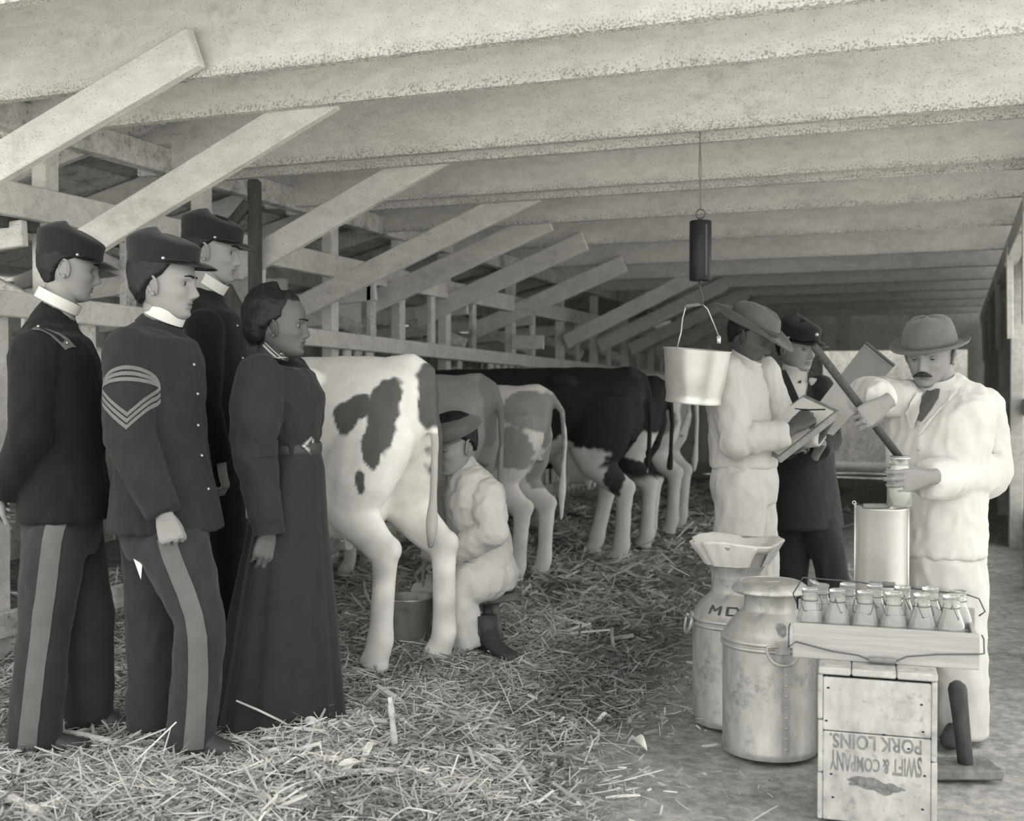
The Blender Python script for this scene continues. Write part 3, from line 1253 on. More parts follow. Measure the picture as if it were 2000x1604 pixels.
husk('broad pale corn husk lying flat in the foreground straw', B(645, 1520), B(728, 1492), .062, .02, .6)
husk('short curled pale husk at the hem of the long dark skirt', B(563, 1419), B(632, 1432), .05, .03, .9)
husk('small white curled husk alone at the edge of the dirt floor', B(1228, 1452), B(1262, 1466), .05, .022, 1.6)
husk('narrow husk blade pointing up right beside the broad pale husk', B(705, 1495), B(742, 1455), .03, .03, .6)
husk('folded husk below the feet of the chevron sergeant', B(335, 1474), B(408, 1478), .03, .02, .8)
husk('pale husk scrap on the straw right of the diagonal stalk', B(1165, 1412), B(1200, 1405), .035, .02, 1.0)
stalk('upright pale corn stalk standing out of the straw', B(772, 1462), B(762, 1462) + Vector((0, 0, .17)), .011, 0)
stalk('thick corn stalk lying diagonally on the straw toward the dirt edge', B(958, 1448), B(1040, 1530), .014)
stalk('long pale stalk lying under the feet of the two front soldiers', B(88, 1432), B(245, 1462), .011, .02)
stalk('curved pale stalk rising between the front soldiers', B(235, 1460), B(335, 1412), .009, .02)
stalk('broken stalk at the lower left corner of the straw', B(5, 1558), B(95, 1600), .015)
stalk('thin stalk crossing the straw in front of the front soldiers', B(130, 1500), B(230, 1440), .006)
stalk('flat stalk piece in the middle foreground straw', B(660, 1515), B(800, 1508), .010)
# ------------------------------------------------------------------ cows
M_cow = mat('cow_hide', .92, .8, .06, 14, .25, 120, attr='tint', spec=.2, dist=.004)
M_hoof = mat('hoof_horn', .06, .6)


def cow_shape(tail_pts, udder=True, step=(0, 0), vox=.013, ls=1.0):
    """Local cow: x towards the head, y to its left, z up; tail root near x=0. step shifts the two hind feet (left, right) along x."""
    mb = MB()
    rg = []
    for x, zc, hh, hw in ((-.06, 1.18, .05, .05), (-.035, 1.14, .13, .11), (.02, 1.10, .20, .165), (.12, 1.07, .255, .215), (.25, 1.05, .285, .245), (.42, 1.035, .305, .265), (.6, 1.0, .335, .275),
                          (.85, .96, .375, .325), (1.1, .945, .385, .335), (1.32, .96, .37, .295), (1.5, 1.0, .325, .235), (1.66, 1.06, .26, .17), (1.8, 1.12, .19, .12)):
        rr = ring((x, 0, zc), (0, hw, 0), (0, 0, hh), 24, 2.15)
        # the back is narrow and ridged, the belly round
        rg.append([Vector((p.x, p.y * (1 - .22 * max(0, (p.z - zc) / hh) ** 2), p.z)) for p in rr])
    mb.loft(rg)
    mb.tube([(1.55, 0, 1.12), (1.85, 0, 1.22), (2.1, 0, 1.27)], [(.2, .14), (.17, .12), (.13, .1)], 16, ref=(0, 0, 1))
    mb.tube([(2.05, 0, 1.32), (2.2, 0, 1.24), (2.4, 0, 1.05), (2.52, 0, .93)], [(.12, .11), (.13, .12), (.095, .09), (.075, .085)], 16, ref=(0, 0, 1))
    for s in (-1, 1):
        mb.tube([(2.1, s * .09, 1.36), (2.06, s * .2, 1.36), (2.05, s * .3, 1.31)], [(.02, .03), (.025, .06), (.01, .02)], 10, ref=(1, 0, 0))
        # hook and pin bones
        mb.ell((.48, s * .20, 1.235), (.11, .055, .06), 12, 8)
        mb.ell((.03, s * .085, 1.19), (.055, .045, .055), 12, 8)
        dx = step[0] if s > 0 else step[1]
        # hind leg: thigh, stifle, gaskin, hock, cannon, fetlock, foot
        mb.tube([(.2, s * ls * .13, 1.12), (.2, s * ls * .16, .95), (.22 + dx * .3, s * ls * .185, .80), (.24 + dx * .4, s * ls * .19, .68)],
                [(.20, .11), (.225, .125), (.20, .115), (.14, .085)], 16, ref=(1, 0, 0))
        mb.tube([(.30 + dx * .3, s * ls * .20, .82), (.24 + dx * .4, s * ls * .195, .68), (.13 + dx * .6, s * ls * .185, .57), (.045 + dx * .75, s * ls * .18, .50)],
                [(.15, .09), (.13, .08), (.095, .062), (.074, .052)], 14, ref=(1, 0, 0))
        mb.ell((.015 + dx * .75, s * ls * .18, .51), (.055, .045, .06), 12, 8)
        mb.tube([(.04 + dx * .75, s * ls * .18, .52), (.045 + dx * .85, s * ls * .18, .36), (.055 + dx * .95, s * ls * .18, .2), (.06 + dx, s * ls * .18, .12), (.075 + dx, s * ls * .18, .06)],
                [(.068, .052), (.055, .044), (.054, .046), (.062, .054), (.056, .054)], 14, ref=(1, 0, 0))
        mb.tube([(.08 + dx, s * ls * .18, .07), (.10 + dx, s * ls * .18, .0)], [(.055, .05), (.075, .058)], 14, ref=(1, 0, 0))
        # fore leg
        mb.tube([(1.42, s * .17, .95), (1.36, s * .185, .72), (1.36, s * .18, .56)], [(.16, .09), (.11, .08), (.07, .055)], 14, ref=(1, 0, 0))
        mb.tube([(1.36, s * .18, .58), (1.38, s * .175, .42), (1.365, s * .17, .26), (1.37, s * .17, .12), (1.38, s * .17, .05)], [.06, .056, .038, .046, .045], 12)
        mb.tube([(1.39, s * .17, .06), (1.41, s * .17, 0)], [.05, .066], 12)
        mb.tube([(.06, s * .09, 1.16), (.03, s * .10, .98), (.08, s * .11, .82)], [.07, .075, .06], 10)
    if udder:
        mb.ell((.40, 0, .66), (.21, .15, .15), 18, 12)
        for a in (-.08, .09):
            for s in (-1, 1):
                mb.tube([(.40 + a, s * .075, .58), (.40 + a, s * .085, .48)], [.03, .016], 8)
    mb.tube(tail_pts[0], tail_pts[1], 10)
    V, Fc, NR = remesh(mb, vox, 9)
    return V, Fc, NR


def make_cow(label, foot, tail, paint, step=(0, 0), yaw=0.0, size=1.0, amp=.004, vox=.013, udder=True, ls=1.0):
    """foot: world point of the left hind foot; the cow looks along -X turned by yaw."""
    V, Fc, NR = cow_shape(tail, udder, step, vox, ls)
    V = V + NR * np.array([[amp * (noise.noise((p[0] * 7, p[1] * 7, p[2] * 4)) + .5 * noise.noise((p[0] * 16, p[1] * 16, p[2] * 9)))] for p in V])
    col = [paint(p) for p in V]
    a = math.pi + R(yaw)
    lf = Matrix.Rotation(a, 4, 'Z') @ Vector((.09 + step[0], .18 * ls, 0)) * size
    foot = Vector((foot[0] - lf.x, foot[1] - lf.y, 0))
    foot.z = float(bed_z(foot.x, foot.y)[0]) + .004
    M = Matrix.Translation(Vector(foot)) @ Matrix.Rotation(a, 4, 'Z') @ Matrix.Scale(size, 4)
    mb = MB()
    mb.v, mb.f = [tuple(M @ Vector(p)) for p in V], Fc
    root = empty('cow', foot, label, 'cow')
    build('body', mb, M_cow, root, True, attr=('tint', col))
    return root, M


def nzv(p, f, s=0.0):
    return noise.noise((p[0] * f + s, p[1] * f, p[2] * f))


def blob(p, c, r, f=6, k=.35, s=0.0):
    """1 inside a ragged patch round c."""
    d = math.sqrt(sum(((p[i] - c[i]) / r[i]) ** 2 for i in range(3))) + k * nzv(p, f, s) + .15 * nzv(p, f * 4, s)
    return float(np.clip((1.0 - d) / .12 + .5, 0, 1))


def mix(a, b, t):
    return a + (b - a) * t


def paint_1(p):
    x, y, z = p
    c = .95 + .05 * nzv(p, 9)
    t = max(blob(p, (.05, .22, 1.10), (.065, .22, .15), 8, .3), blob(p, (.08, .25, .97), (.045, .2, .10), 9, .3), blob(p, (.21, .3, 1.07), (.065, .2, .075), 8, .4),
            blob(p, (.15, .3, 1.12), (.06, .2, .06), 8, .4), blob(p, (.13, .3, .80), (.024, .2, .055), 8, .2))
    t = max(t, blob(p, (-.06, -.02, 1.16), (.07, .10, .15), 6, .2))
    t = max(t, blob(p, (-.02, -.25, .95), (.16, .2, .26), 7, .3))
    c = mix(c, .13, t)
    if x < -.035 and .5 < z < 1.0 and abs(y) < .05:
        c = mix(c, .42, .8)
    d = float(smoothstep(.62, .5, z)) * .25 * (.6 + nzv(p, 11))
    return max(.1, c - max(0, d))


def paint_2(p):
    c = .32 + .04 * nzv(p, 6)
    c = mix(c, .22, blob(p, (-.05, 0, 1.1), (.11, .1, .25), 5, .2))
    return mix(c, .75, float(smoothstep(.42, .3, p[2])))


def paint_3(p):
    c = .78 + .05 * nzv(p, 8)
    t = max(blob(p, (.05, .12, 1.15), (.22, .25, .13), 6, .35), blob(p, (.14, .22, .90), (.16, .2, .17), 6, .35), blob(p, (-.06, 0, 1.0), (.10, .1, .3), 5, .2))
    c = mix(c, .33, t)
    t2 = blob(p, (.1, -.25, .9), (.2, .2, .3), 6, .3)
    c = mix(c, .33, t2)
    return c * (1 - .18 * max(0, nzv(p, 5, 3)))


def paint_4(p):
    c = .028 + .004 * nzv(p, 9)
    t = max(float(smoothstep(.66, .60, p[2] + .05 * nzv(p, 8))), blob(p, (.45, .1, .68), (.34, .4, .16), 7, .3))
    c = mix(c, .62 + .06 * nzv(p, 7), t)
    c = mix(c, .05, max(blob(p, (.10, .22, .57), (.07, .09, .12), 9, .3), blob(p, (.0, .0, 1.0), (.09, .08, .35), 5, .1)))
    return c


def paint_5(p):
    c = .03 + .004 * nzv(p, 9)
    t = max(float(smoothstep(.58, .52, p[2] + .06 * nzv(p, 8, 5))), blob(p, (.06, .2, .78), (.16, .2, .13), 7, .3))
    return mix(c, .66, t)


def paint_6(p):
    c = .62 + .05 * nzv(p, 7)
    return mix(c, .24, max(blob(p, (.12, .25, .95), (.13, .2, .12), 6, .3), blob(p, (-.03, .1, .95), (.08, .1, .14), 6, .3)))


def tail(side=.0, low=.45, out=-.10):
    P = [(.16, 0, 1.29), (.03, 0, 1.305), (-.05, side * .3, 1.265), (out, side * .6, 1.15), (out - .01, side, .95), (out, side * 1.1, .75), (out + .01, side * 1.1, .6), (out + .015, side * 1.1, low)]
    return P, [.045, .042, .032, .024, .020, .020, .028, .014]


def bedp(x, y):
    return Vector((x, y, float(bed_z(x, y)[0]) + .004))


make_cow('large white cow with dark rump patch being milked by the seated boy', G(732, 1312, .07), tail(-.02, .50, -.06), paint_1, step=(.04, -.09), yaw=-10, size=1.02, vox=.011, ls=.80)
make_cow('plain grey brown cow standing behind the seated milker', G(895, 1200, .07), tail(.02, .4), paint_2, yaw=0, size=.97)
make_cow('white and brown cow whose long tail hangs in the clear, right of the seated boy', G(1003, 1143, .07), tail(-.06, .40, -.13), paint_3, step=(.06, -.02), yaw=3, size=.93)
make_cow('tall black cow with white belly and white lower legs', G(1206, 1101, .07), tail(.0, .75, -.09), paint_4, step=(.0, .26), yaw=3, size=1.03)
make_cow('black cow with white shanks standing just beyond the tallest black one', G(1256, 1072, .07), tail(.0, .6, -.09), paint_5, step=(.0, .05), yaw=2, size=.99)
make_cow('farthest pale cow with grey thigh patches beside the hanging pail', G(1306, 1047, .07), tail(.0, .5), paint_6, yaw=0, size=1.0)
# ------------------------------------------------------------------ metal, wood, glass
M_tin = mat('dull_tinned_steel', .50, .5, .18, 5, .2, 18, metal=.5, grain=.16, stain=.38, stretch=(1, 1, .35), dist=.004)
M_tin_b = mat('bright_tinned_steel', .66, .38, .10, 6, .2, 9, metal=.6, stain=.08, dist=.006)
M_wire = mat('iron_wire', .12, .55, .1, metal=.5)
M_tray = mat('pine_tray_wood', .40, .8, .08, 5, .2, 60, grain=.12, stretch=(.15, 1, 3))
M_grip = mat('turned_wood_grip', .19, .6, .15)
M_crate = mat('weathered_crate_wood', .46, .88, .14, 5, .35, 40, grain=.18, speck=.25, speck_scale=45, stain=.25, stretch=(1, 1, .5))
M_black = mat('black_iron', .028, .55, .2, 8, metal=.3)
M_ink = mat('faded_stencil_ink', .21, .9, .35, 40)
M_cloth = mat('strainer_cloth', .62, .9, .05, 10, .2, 120)
M_glass = glass_mat('bottle_glass')

# ---- milk cans
CAN = [(.150, .0), (.166, .004), (.170, .016), (.170, .03), (.168, .034), (.1685, .37), (.1685, .380), (.1745, .384), (.1765, .389), (.1745, .394), (.169, .397), (.169, .401), (.1755, .405), (.177, .410), (.1745, .416), (.167, .421), (.158, .44), (.138, .466), (.116, .490),
       (.100, .504), (.094, .512), (.092, .53), (.0915, .565), (.094, .572), (.092, .579)]


def milk_can(label, c, lid=True, seam=18, handle=40, kdir=None):
    c = Vector(c)
    root = empty('milk_can', c, label, 'milk can')
    vdir = (CAM - c)
    a0 = math.atan2(vdir.y, vdir.x)      # towards the camera

    def pt(ang, r, z):
        a = a0 + R(ang)
        return c + Vector((r * math.cos(a), r * math.sin(a), z))
    mb = MB()
    prof = CAN + ([] if lid else [(.104, .60), (.112, .615), (.108, .616), (.088, .58), (.085, .4)])
    mb.lathe(prof, 64, c)
    body = build('can_body', mb, M_tin, root, True, auto=50)
    # lapped seam with rivets
    mb = MB()
    rows = [[pt(seam + d, .1705 + (.0016 if abs(d) < 3.2 else 0), z) for d in (-3.4, -3.2, 0, 3.2, 3.4)] for z in np.linspace(.03, .365, 12)]
    mb.loft(rows, cap=False, closed=False)
    sm = build('seam_strip', mb, M_tin, root, True)
    for k in range(9):
        mb = MB()
        rv = pt(seam, .1725, .05 + k * .037)
        mb.ell(rv, (.0042, .0042, .0042), 8, 6)
        build('rivet', mb, M_tin, sm, True)
    if lid:
        mb = MB()
        mb.lathe([(.094, .566), (.118, .568), (.133, .572), (.137, .577), (.1365, .583), (.131, .592), (.119, .602), (.108, .609), (.1055, .6095), (.103, .606), (.1, .6055), (.05, .608), (.012, .612), (.001, .612)], 64, c)
        build('lid', mb, M_tin, root, True, auto=40)
        mb = MB()
        mb.lathe([(.034, .6085), (.036, .6105), (.033, .612), (.001, .612)], 32, c + Vector((0, 0, .0005)))
        build('lid_knob', mb, M_tin, root, True)
    for hn, ha in enumerate((handle, handle + 180)):
        mb = MB()
        mb.box(pt(ha, .173, .405), (.052, .006, .05), (Vector((-math.sin(a0 + R(ha)), math.cos(a0 + R(ha)), 0)), Vector((math.cos(a0 + R(ha)), math.sin(a0 + R(ha)), 0)), ZUP), .002)
        hp = build('handle_plate', mb, M_tin, root)
        n = Vector((math.cos(a0 + R(ha)), math.sin(a0 + R(ha)), 0))
        t = Vector((-n.y, n.x, 0))
        q = pt(ha, .184, .41)
        pts = []
        for k in range(15):
            b = math.pi * k / 14
            pts.append(q + t * (.056 * math.cos(b)) + ZUP * (-.062 * math.sin(b) ** .75) + n * (.014 * math.sin(b)))
        pts = [q + t * .02 + ZUP * .002] + pts + [q - t * .02 + ZUP * .002]
        mb = MB()
        mb.tube(pts, .0058, 10)
        build('handle', mb, M_tin, hp, True)
    return root, pt, a0


can1, pt1, a1 = milk_can('riveted lidded milk can standing in front on the dirt floor', G(1503, 1463), True, 19, 14)
# worn soldered plate and stain on the near can's shoulder
Vb, Fb = [], []
mb = MB()
mb.lathe(CAN, 64, Vector(can1.location))
bv = bvh_of(mb.v, mb.f)
q = []
for k in range(26):
    a = 2 * math.pi * k / 26
    q.append((math.cos(a) * (7.5 + 1.0 * math.sin(5 * a)), math.sin(a) * (.021 + .003 * math.sin(3 * a))))
mb = MB()
cen = pt1(16, .3, .462)
rowsV = [cen] + [pt1(16 + u, .3, .462 + w) for u, w in q]
hits = []
for p in rowsV:
    ax = Vector((can1.location.x, can1.location.y, p.z))
    h, nn, _, _ = bv.ray_cast(p, (ax - p).normalized())
    hits.append(h + nn * .0012)
mb.add(hits, [(0, 1 + i, 1 + (i + 1) % 26) for i in range(26)])
build('worn_label', mb, mat('tarnish', .20, .8, .5, 40), can1, True)

can2, pt2, a2 = milk_can('rear milk can with a cloth covered strainer in its mouth', G(1437, 1407), False, 60, -78)
# the letters M D painted on its shoulder
mb = MB()
mb.lathe(CAN, 64, Vector(can2.location))
bv2 = bvh_of(mb.v, mb.f)
ink2 = mat('dark_stencil_paint', .07, .9, .4, 40)


def on_shoulder(polys, ang, z, h, w):
    mb = MB()
    for po in polys:
        hits = []
        for u, v in po:
            p = pt2(ang + u * w, .35, z + v * h)
            ax = Vector((can2.location.x, can2.location.y, p.z - .05))
            d = (ax - p)
            hh, nn, _, _ = bv2.ray_cast(p, d.normalized())
            hits.append(hh + nn * .0012)
        mb.add(hits, [tuple(range(len(hits)))])
    return mb


Mlet = [[(0, 0), (.2, 0), (.2, .5), (.2, 1), (0, 1), (0, .5)], [(.8, 0), (1, 0), (1, .5), (1, 1), (.8, 1), (.8, .5)], [(.2, 1), (.2, .65), (.42, .35), (.5, .35), (.5, .62)], [(.8, 1), (.8, .65), (.58, .35), (.5, .35), (.5, .62)]]
Dlet = [[(0, 0), (.22, 0), (.22, .5), (.22, 1), (0, 1), (0, .5)], [(.22, 1), (.22, .82), (.6, .82), (.8, .78), (.95, .8), (.85, 1)], [(.22, 0), (.22, .18), (.6, .18), (.8, .22), (.95, .2), (.85, 0)], [(.78, .2), (.98, .2), (1.02, .5), (.98, .8), (.78, .8), (.82, .5)]]
for po, an in ((Mlet, -42), (Dlet, -15)):
    b_ = on_shoulder(po, an, .466, .034, 20)
    build('lettering', b_, ink2, can2)

# ---- strainer with cloth, sitting in the rear can
c2 = Vector(can2.location)
st = empty('milk_strainer', c2 + Vector((0, 0, .585)), 'wide tin strainer bowl draped with white cloth on the rear can', 'strainer')
mb = MB()
mb.lathe([(.084, .585), (.092, .60), (.112, .622), (.165, .700), (.168, .702), (.165, .705), (.110, .628), (.086, .606), (.03, .60), (.001, .60)], 48, c2)
build('bowl', mb, M_tin_b, st, True)


def cloth_fn(p, a, i):
    aa = (a - a2 + math.pi) % (2 * math.pi) - math.pi
    f = .005 * math.sin(9 * a + 1) + .004 * math.sin(17 * a)
    k = 1 + f / .1 * (.5 if i < 8 else .2)
    dz = .008 * math.sin(3 * a + .5) * (i > 2)
    if i <= 4 and R(24) < aa < R(52):      # the corner of cloth is folded away here
        t = 1 - i / 5
        dz += .055 * t
        k *= 1 + .25 * t
    return Vector((p.x * k, p.y * k, p.z + dz))


mb = MB()
mb.lathe([(.122, .618), (.128, .628), (.145, .655), (.163, .683), (.174, .702), (.178, .709), (.175, .713), (.166, .712), (.14, .694), (.115, .668), (.06, .655), (.001, .652)], 96, c2, cap=False, fn=cloth_fn)
build('cloth', mb, M_cloth, st, True)

# ---- hanging scale and pail
Dp = 5.235
top = PY(1364, 262, 5.2)
hs = W(1368, 490, Dp)
sc = empty('spring_scale', hs, 'dark cylindrical spring scale hanging by a cord from the ceiling', 'scale')
mb = MB()
zt = 2.48
x0, y0 = hs.x, hs.y
cy_h = 116 / FPX * Dp
mb.lathe([(.001, -cy_h / 2), (.047, -cy_h / 2), (.050, -cy_h / 2 + .004), (.050, cy_h / 2 - .004), (.047, cy_h / 2), (.001, cy_h / 2)], 36, hs)
build('barrel', mb, mat('dark_scale_brass', .035, .5, .2, 6, metal=.5, stretch=(1, 1, .3), grain=.2), sc, True, auto=40)
mb = MB()
n_ = (CAM - hs)
n_.z = 0
n_.normalize()
t_ = Vector((-n_.y, n_.x, 0))
mb.box(hs + t_ * .026 + n_ * .0445, (.010, .006, cy_h * .86), (t_, n_, ZUP), .001)
build('graduated_slot', mb, mat('scale_slot', .09, .5, .2, metal=.4), sc)
mb = MB()
tp = hs + ZUP * (cy_h / 2)
mb.tube([tp, tp + ZUP * .014], .011, 12)
mb.tube([tp + ZUP * .032 + t_ * (.021 * math.cos(a)) + ZUP * (.021 * math.sin(a)) for a in np.linspace(0, 2 * math.pi, 22)], .0035, 8)
build('ring', mb, M_wire, sc, True)
cord_top = Vector((top.x, hs.y, zt))
mb = MB()
r0 = tp + ZUP * .052
r1 = Vector((r0.x - .004, r0.y, ZB - .002))
mb.tube([r0, r0.lerp(r1, .5) + t_ * .004, r1], .0028, 6)
mb.tube([r0 + t_ * .003, r0.lerp(r1, .5) - t_ * .006, r1 + t_ * .002], .0024, 6)
mb.tube([r0, r0 + Vector((.02, .0, -.012)) + t_ * .0, r0 + Vector((.034, .01, -.03))], .0022, 6)
build('cord', mb, M_rope, sc, True)
mb = MB()
bt = hs - ZUP * (cy_h / 2)
mb.tube([bt, bt - ZUP * .012], .009, 10)
hk = [bt - ZUP * .01, W(1367, 560, Dp), W(1370, 572, Dp), W(1373, 582, Dp), W(1373, 591, Dp + .01), W(1370, 597.5, Dp + .018), W(1364, 596, Dp + .015), W(1362, 590, Dp + .01)]
mb.tube(hk, .0034, 8)
build('hook', mb, M_wire, sc, True)

pc = W(1362, 684, Dp)            # middle of the pail's rim
pail = empty('milk_pail', pc, 'bright dented tin pail hanging from the spring scale', 'pail')
tilt = Matrix.Rotation(R(-4.5), 3, n_) @ Matrix.Rotation(R(3.0), 3, t_)
Rr, rb, hp = 65 / FPX * Dp, 53 / FPX * Dp, 104 / FPX * Dp


def dent(p, a, i):
    k = 1 + .012 * math.sin(4 * a + .6) * (i > 1) * (i < 9) - .03 * math.exp(-((p.z + hp * .8) / .03) ** 2) * max(0, math.sin(6 * a + p.z * 30))
    return Vector((p.x * k, p.y * k, p.z))


mb = MB()
prof = [(.001, -hp + .006), (rb * .9, -hp + .004), (rb, -hp), (rb + .003, -hp + .008), (rb + .001, -hp + .012)]
for k in range(1, 9):
    prof.append((rb + (Rr - rb) * k / 8.0, -hp + .012 + (hp - .012) * k / 8.0))
prof += [(Rr + .004, -.002), (Rr + .0045, .003), (Rr, .0045), (Rr - .003, .0), (rb - .002, -hp + .014), (.001, -hp + .012)]
mb.lathe(prof, 56, (0, 0, 0), True, dent)
mb.v = [tuple(pc + tilt @ Vector(p)) for p in mb.v]
build('pail_body', mb, M_tin_b, pail, True, auto=60)
ear_t = (t_ * .80 + n_ * .6).normalized()          # where the bail is hinged
grip_c = W(1352, 597, Dp)
# the bail is hung from the scale hook, a little to one side of its grip
ends = []
for s in (-1, 1):
    q = W(1322 if s < 0 else 1404, 688 if s < 0 else 664, Dp - (.05 if s < 0 else -.05))
    ends.append(q)
    mb = MB()
    mb.box(q + Vector((0, 0, -.002)), (.018, .006, .030), (t_, n_, ZUP), .002)
    mb.tube([q + t_ * (.008 * math.cos(a)) + ZUP * (.010 + .008 * math.sin(a)) for a in np.linspace(0, 2 * math.pi, 14)], .0025, 6)
    build('ear', mb, M_tin_b, pail, True)
L0, L1, T0, T1 = ends[0] + ZUP * .014, ends[1] + ZUP * .014, W(1338, 598, Dp - .02), W(1372, 594, Dp + .02)
mb = MB()
mb.tube([L0, W(1330, 650, Dp - .045), W(1333, 622, Dp - .03), W(1338, 604, Dp - .022), T0], .0030, 8)
mb.tube([T0, T1], .0026, 8)
mb.tube([T1, W(1382, 604, Dp + .025), W(1392, 628, Dp + .04), L1], .0030, 8)
build('bail', mb, M_tin_b, pail, True)
mb = MB()
mb.tube([T0, T0.lerp(T1, .1), T0.lerp(T1, .3), T0.lerp(T1, .34), T0.lerp(T1, .4), T0.lerp(T1, .6), T0.lerp(T1, .8), T0.lerp(T1, .85)], [.008, .0105, .009, .0075, .009, .0095, .008, .004], 14)
build('grip', mb, M_grip, pail, True)

# ---- crate standing on end
fl, fr = G(1596, 1599), G(1830, 1624)
ex = (fr - fl)
cw = ex.length
ex.z = 0
ex.normalize()
ey = Vector((-ex.y, ex.x, 0))
tl = W(1607, 1331, 3.36)
ch = .462
cd = .40
cr = empty('wooden_crate', (fl + fr) / 2 + ey * cd / 2, 'old meat crate on end with upside down stencilled lettering', 'crate')
o = Vector(((fl.x + fr.x) / 2, (fl.y + fr.y) / 2, 0))


def cbox(name, x0, x1, y0, y1, z0, z1, m=M_crate, bev=.003, par=None):
    mb = MB()
    mb.box(o + ex * ((x0 + x1) / 2) + ey * ((y0 + y1) / 2) + ZUP * ((z0 + z1) / 2), (x1 - x0, y1 - y0, z1 - z0), (ex, ey, ZUP), bev)
    return build(name, mb, m, par or cr)


hw = cw / 2
cbox('front_board', -hw + .016, hw - .018, .0, .018, .271, .432)
fb = cbox('front_board', -hw + .016, hw - .018, .0, .018, .0, .268)
cbox('side_board', -hw, -hw + .015, .0, cd, .0, .14)
cbox('side_board', -hw + .001, -hw + .016, .0, cd, .143, .30)
cbox('side_board', -hw, -hw + .015, .0, cd, .303, .438)
cbox('side_board', hw - .017, hw, .0, cd, .0, .2)
cbox('side_board', hw - .017, hw - .001, .0, cd, .203, .438)
cbox('back_board', -hw + .016, hw - .018, cd - .018, cd, .0, .432)
cbox('top_board', -hw + .001, -hw * .44, -.004, cd, .440, ch, bev=.004)
cbox('top_board', -hw * .44 + .002, hw * .32, -.002, cd, .440, ch - .001, bev=.004)
cbox('top_board', hw * .32 + .002, hw, -.003, cd, .440, ch, bev=.004)


def stencil(txt, cx, z, size, width, arc=0.0, par=cr, x_flip=True):
    """Upside down painted letters on the crate front."""
    cu = bpy.data.curves.new('txt', 'FONT')
    cu.body = txt
    cu.size = 1.0
    cu.resolution_u = 3
    cu.align_x = 'CENTER'
    cu.offset = .022
    ob = bpy.data.objects.new('txt', cu)
    COL.objects.link(ob)
    dg = bpy.context.evaluated_depsgraph_get()
    me = bpy.data.meshes.new_from_object(ob.evaluated_get(dg))
    co = np.empty(len(me.vertices) * 3)
    me.vertices.foreach_get('co', co)
    co = co.reshape(-1, 3)
    F2 = [tuple(p.vertices) for p in me.polygons]
    bpy.data.objects.remove(ob)
    xs = co[:, 0] / (co[:, 0].max() - co[:, 0].min()) * width
    ys = co[:, 1] / .70 * size
    if arc:
        t = np.abs(xs) / (width / 2)
        ys = ys * (.62 + .38 * t) + arc * (1 - t ** 1.6)
    mb = MB()
    mb.add([o + ex * (cx - a) + ey * (-.0008) + ZUP * (z - b) for a, b in zip(xs, ys)], F2)
    return build('lettering', mb, M_ink, par)


stencil('PORK LOINS.', -.004, .263, .042, .262)
stencil('SWIFT & COMPANY', -.003, .214, .060, .262, .018)
# scraped remains of a paper label
mb = MB()
pts = []
for k in range(40):
    a = 2 * math.pi * k / 40
    rx, rz = .078 * (1 + .10 * math.sin(5 * a + 1) + .06 * math.sin(11 * a)), .0185 * (1 + .25 * math.sin(4 * a) + .2 * math.sin(9 * a))
    pts.append(o + ex * (-.005 + rx * math.cos(a)) + ey * (-.0012) + ZUP * (.118 + rz * math.sin(a) - .10 * rx * math.cos(a)))
mb.add(pts, [tuple(range(40))])
build('label_remnant', mb, mat('scraped_label', .19, .95, .4, 60, .4, 120), cr)
for x, z in ((-.14, .40), (-.145, .30), (.13, .29), (.125, .37), (.02, .272), (.135, .16), (-.13, .14), (-.125, .07), (.13, .06), (.09, .236)):
    mb = MB()
    mb.ell(o + ex * x + ey * (-.0005) + ZUP * z, (ex * .0045, ey * .002, ZUP * .003), 8, 6)
    build('nail', mb, M_black, cr, True)

# ---- bottle tray on the crate
tz0 = ch
A = W(1548, 1284, 3.566)
Bq = W(1913, 1311, 3.40)
tx = (Bq - A)
tx.z = 0
tw = tx.length
tx.normalize()
ty = Vector((-tx.y, tx.x, 0))
to = Vector((A.x, A.y, tz0))
tl_ = (Bq.z - A.z) / tw
TD = .27
th = .108
tray = empty('bottle_tray', to + tx * tw / 2 + ty * TD / 2, 'long pine carrying tray with wire handles holding twelve bottles', 'tray')


def tbox(name, x0, x1, y0, y1, z0, z1, m=M_tray, bev=.002):
    mb = MB()
    mb.box(to + tx * ((x0 + x1) / 2) + ty * ((y0 + y1) / 2) + ZUP * ((z0 + z1) / 2), (x1 - x0, y1 - y0, z1 - z0), (tx, ty, ZUP), bev)
    return build(name, mb, m, tray)


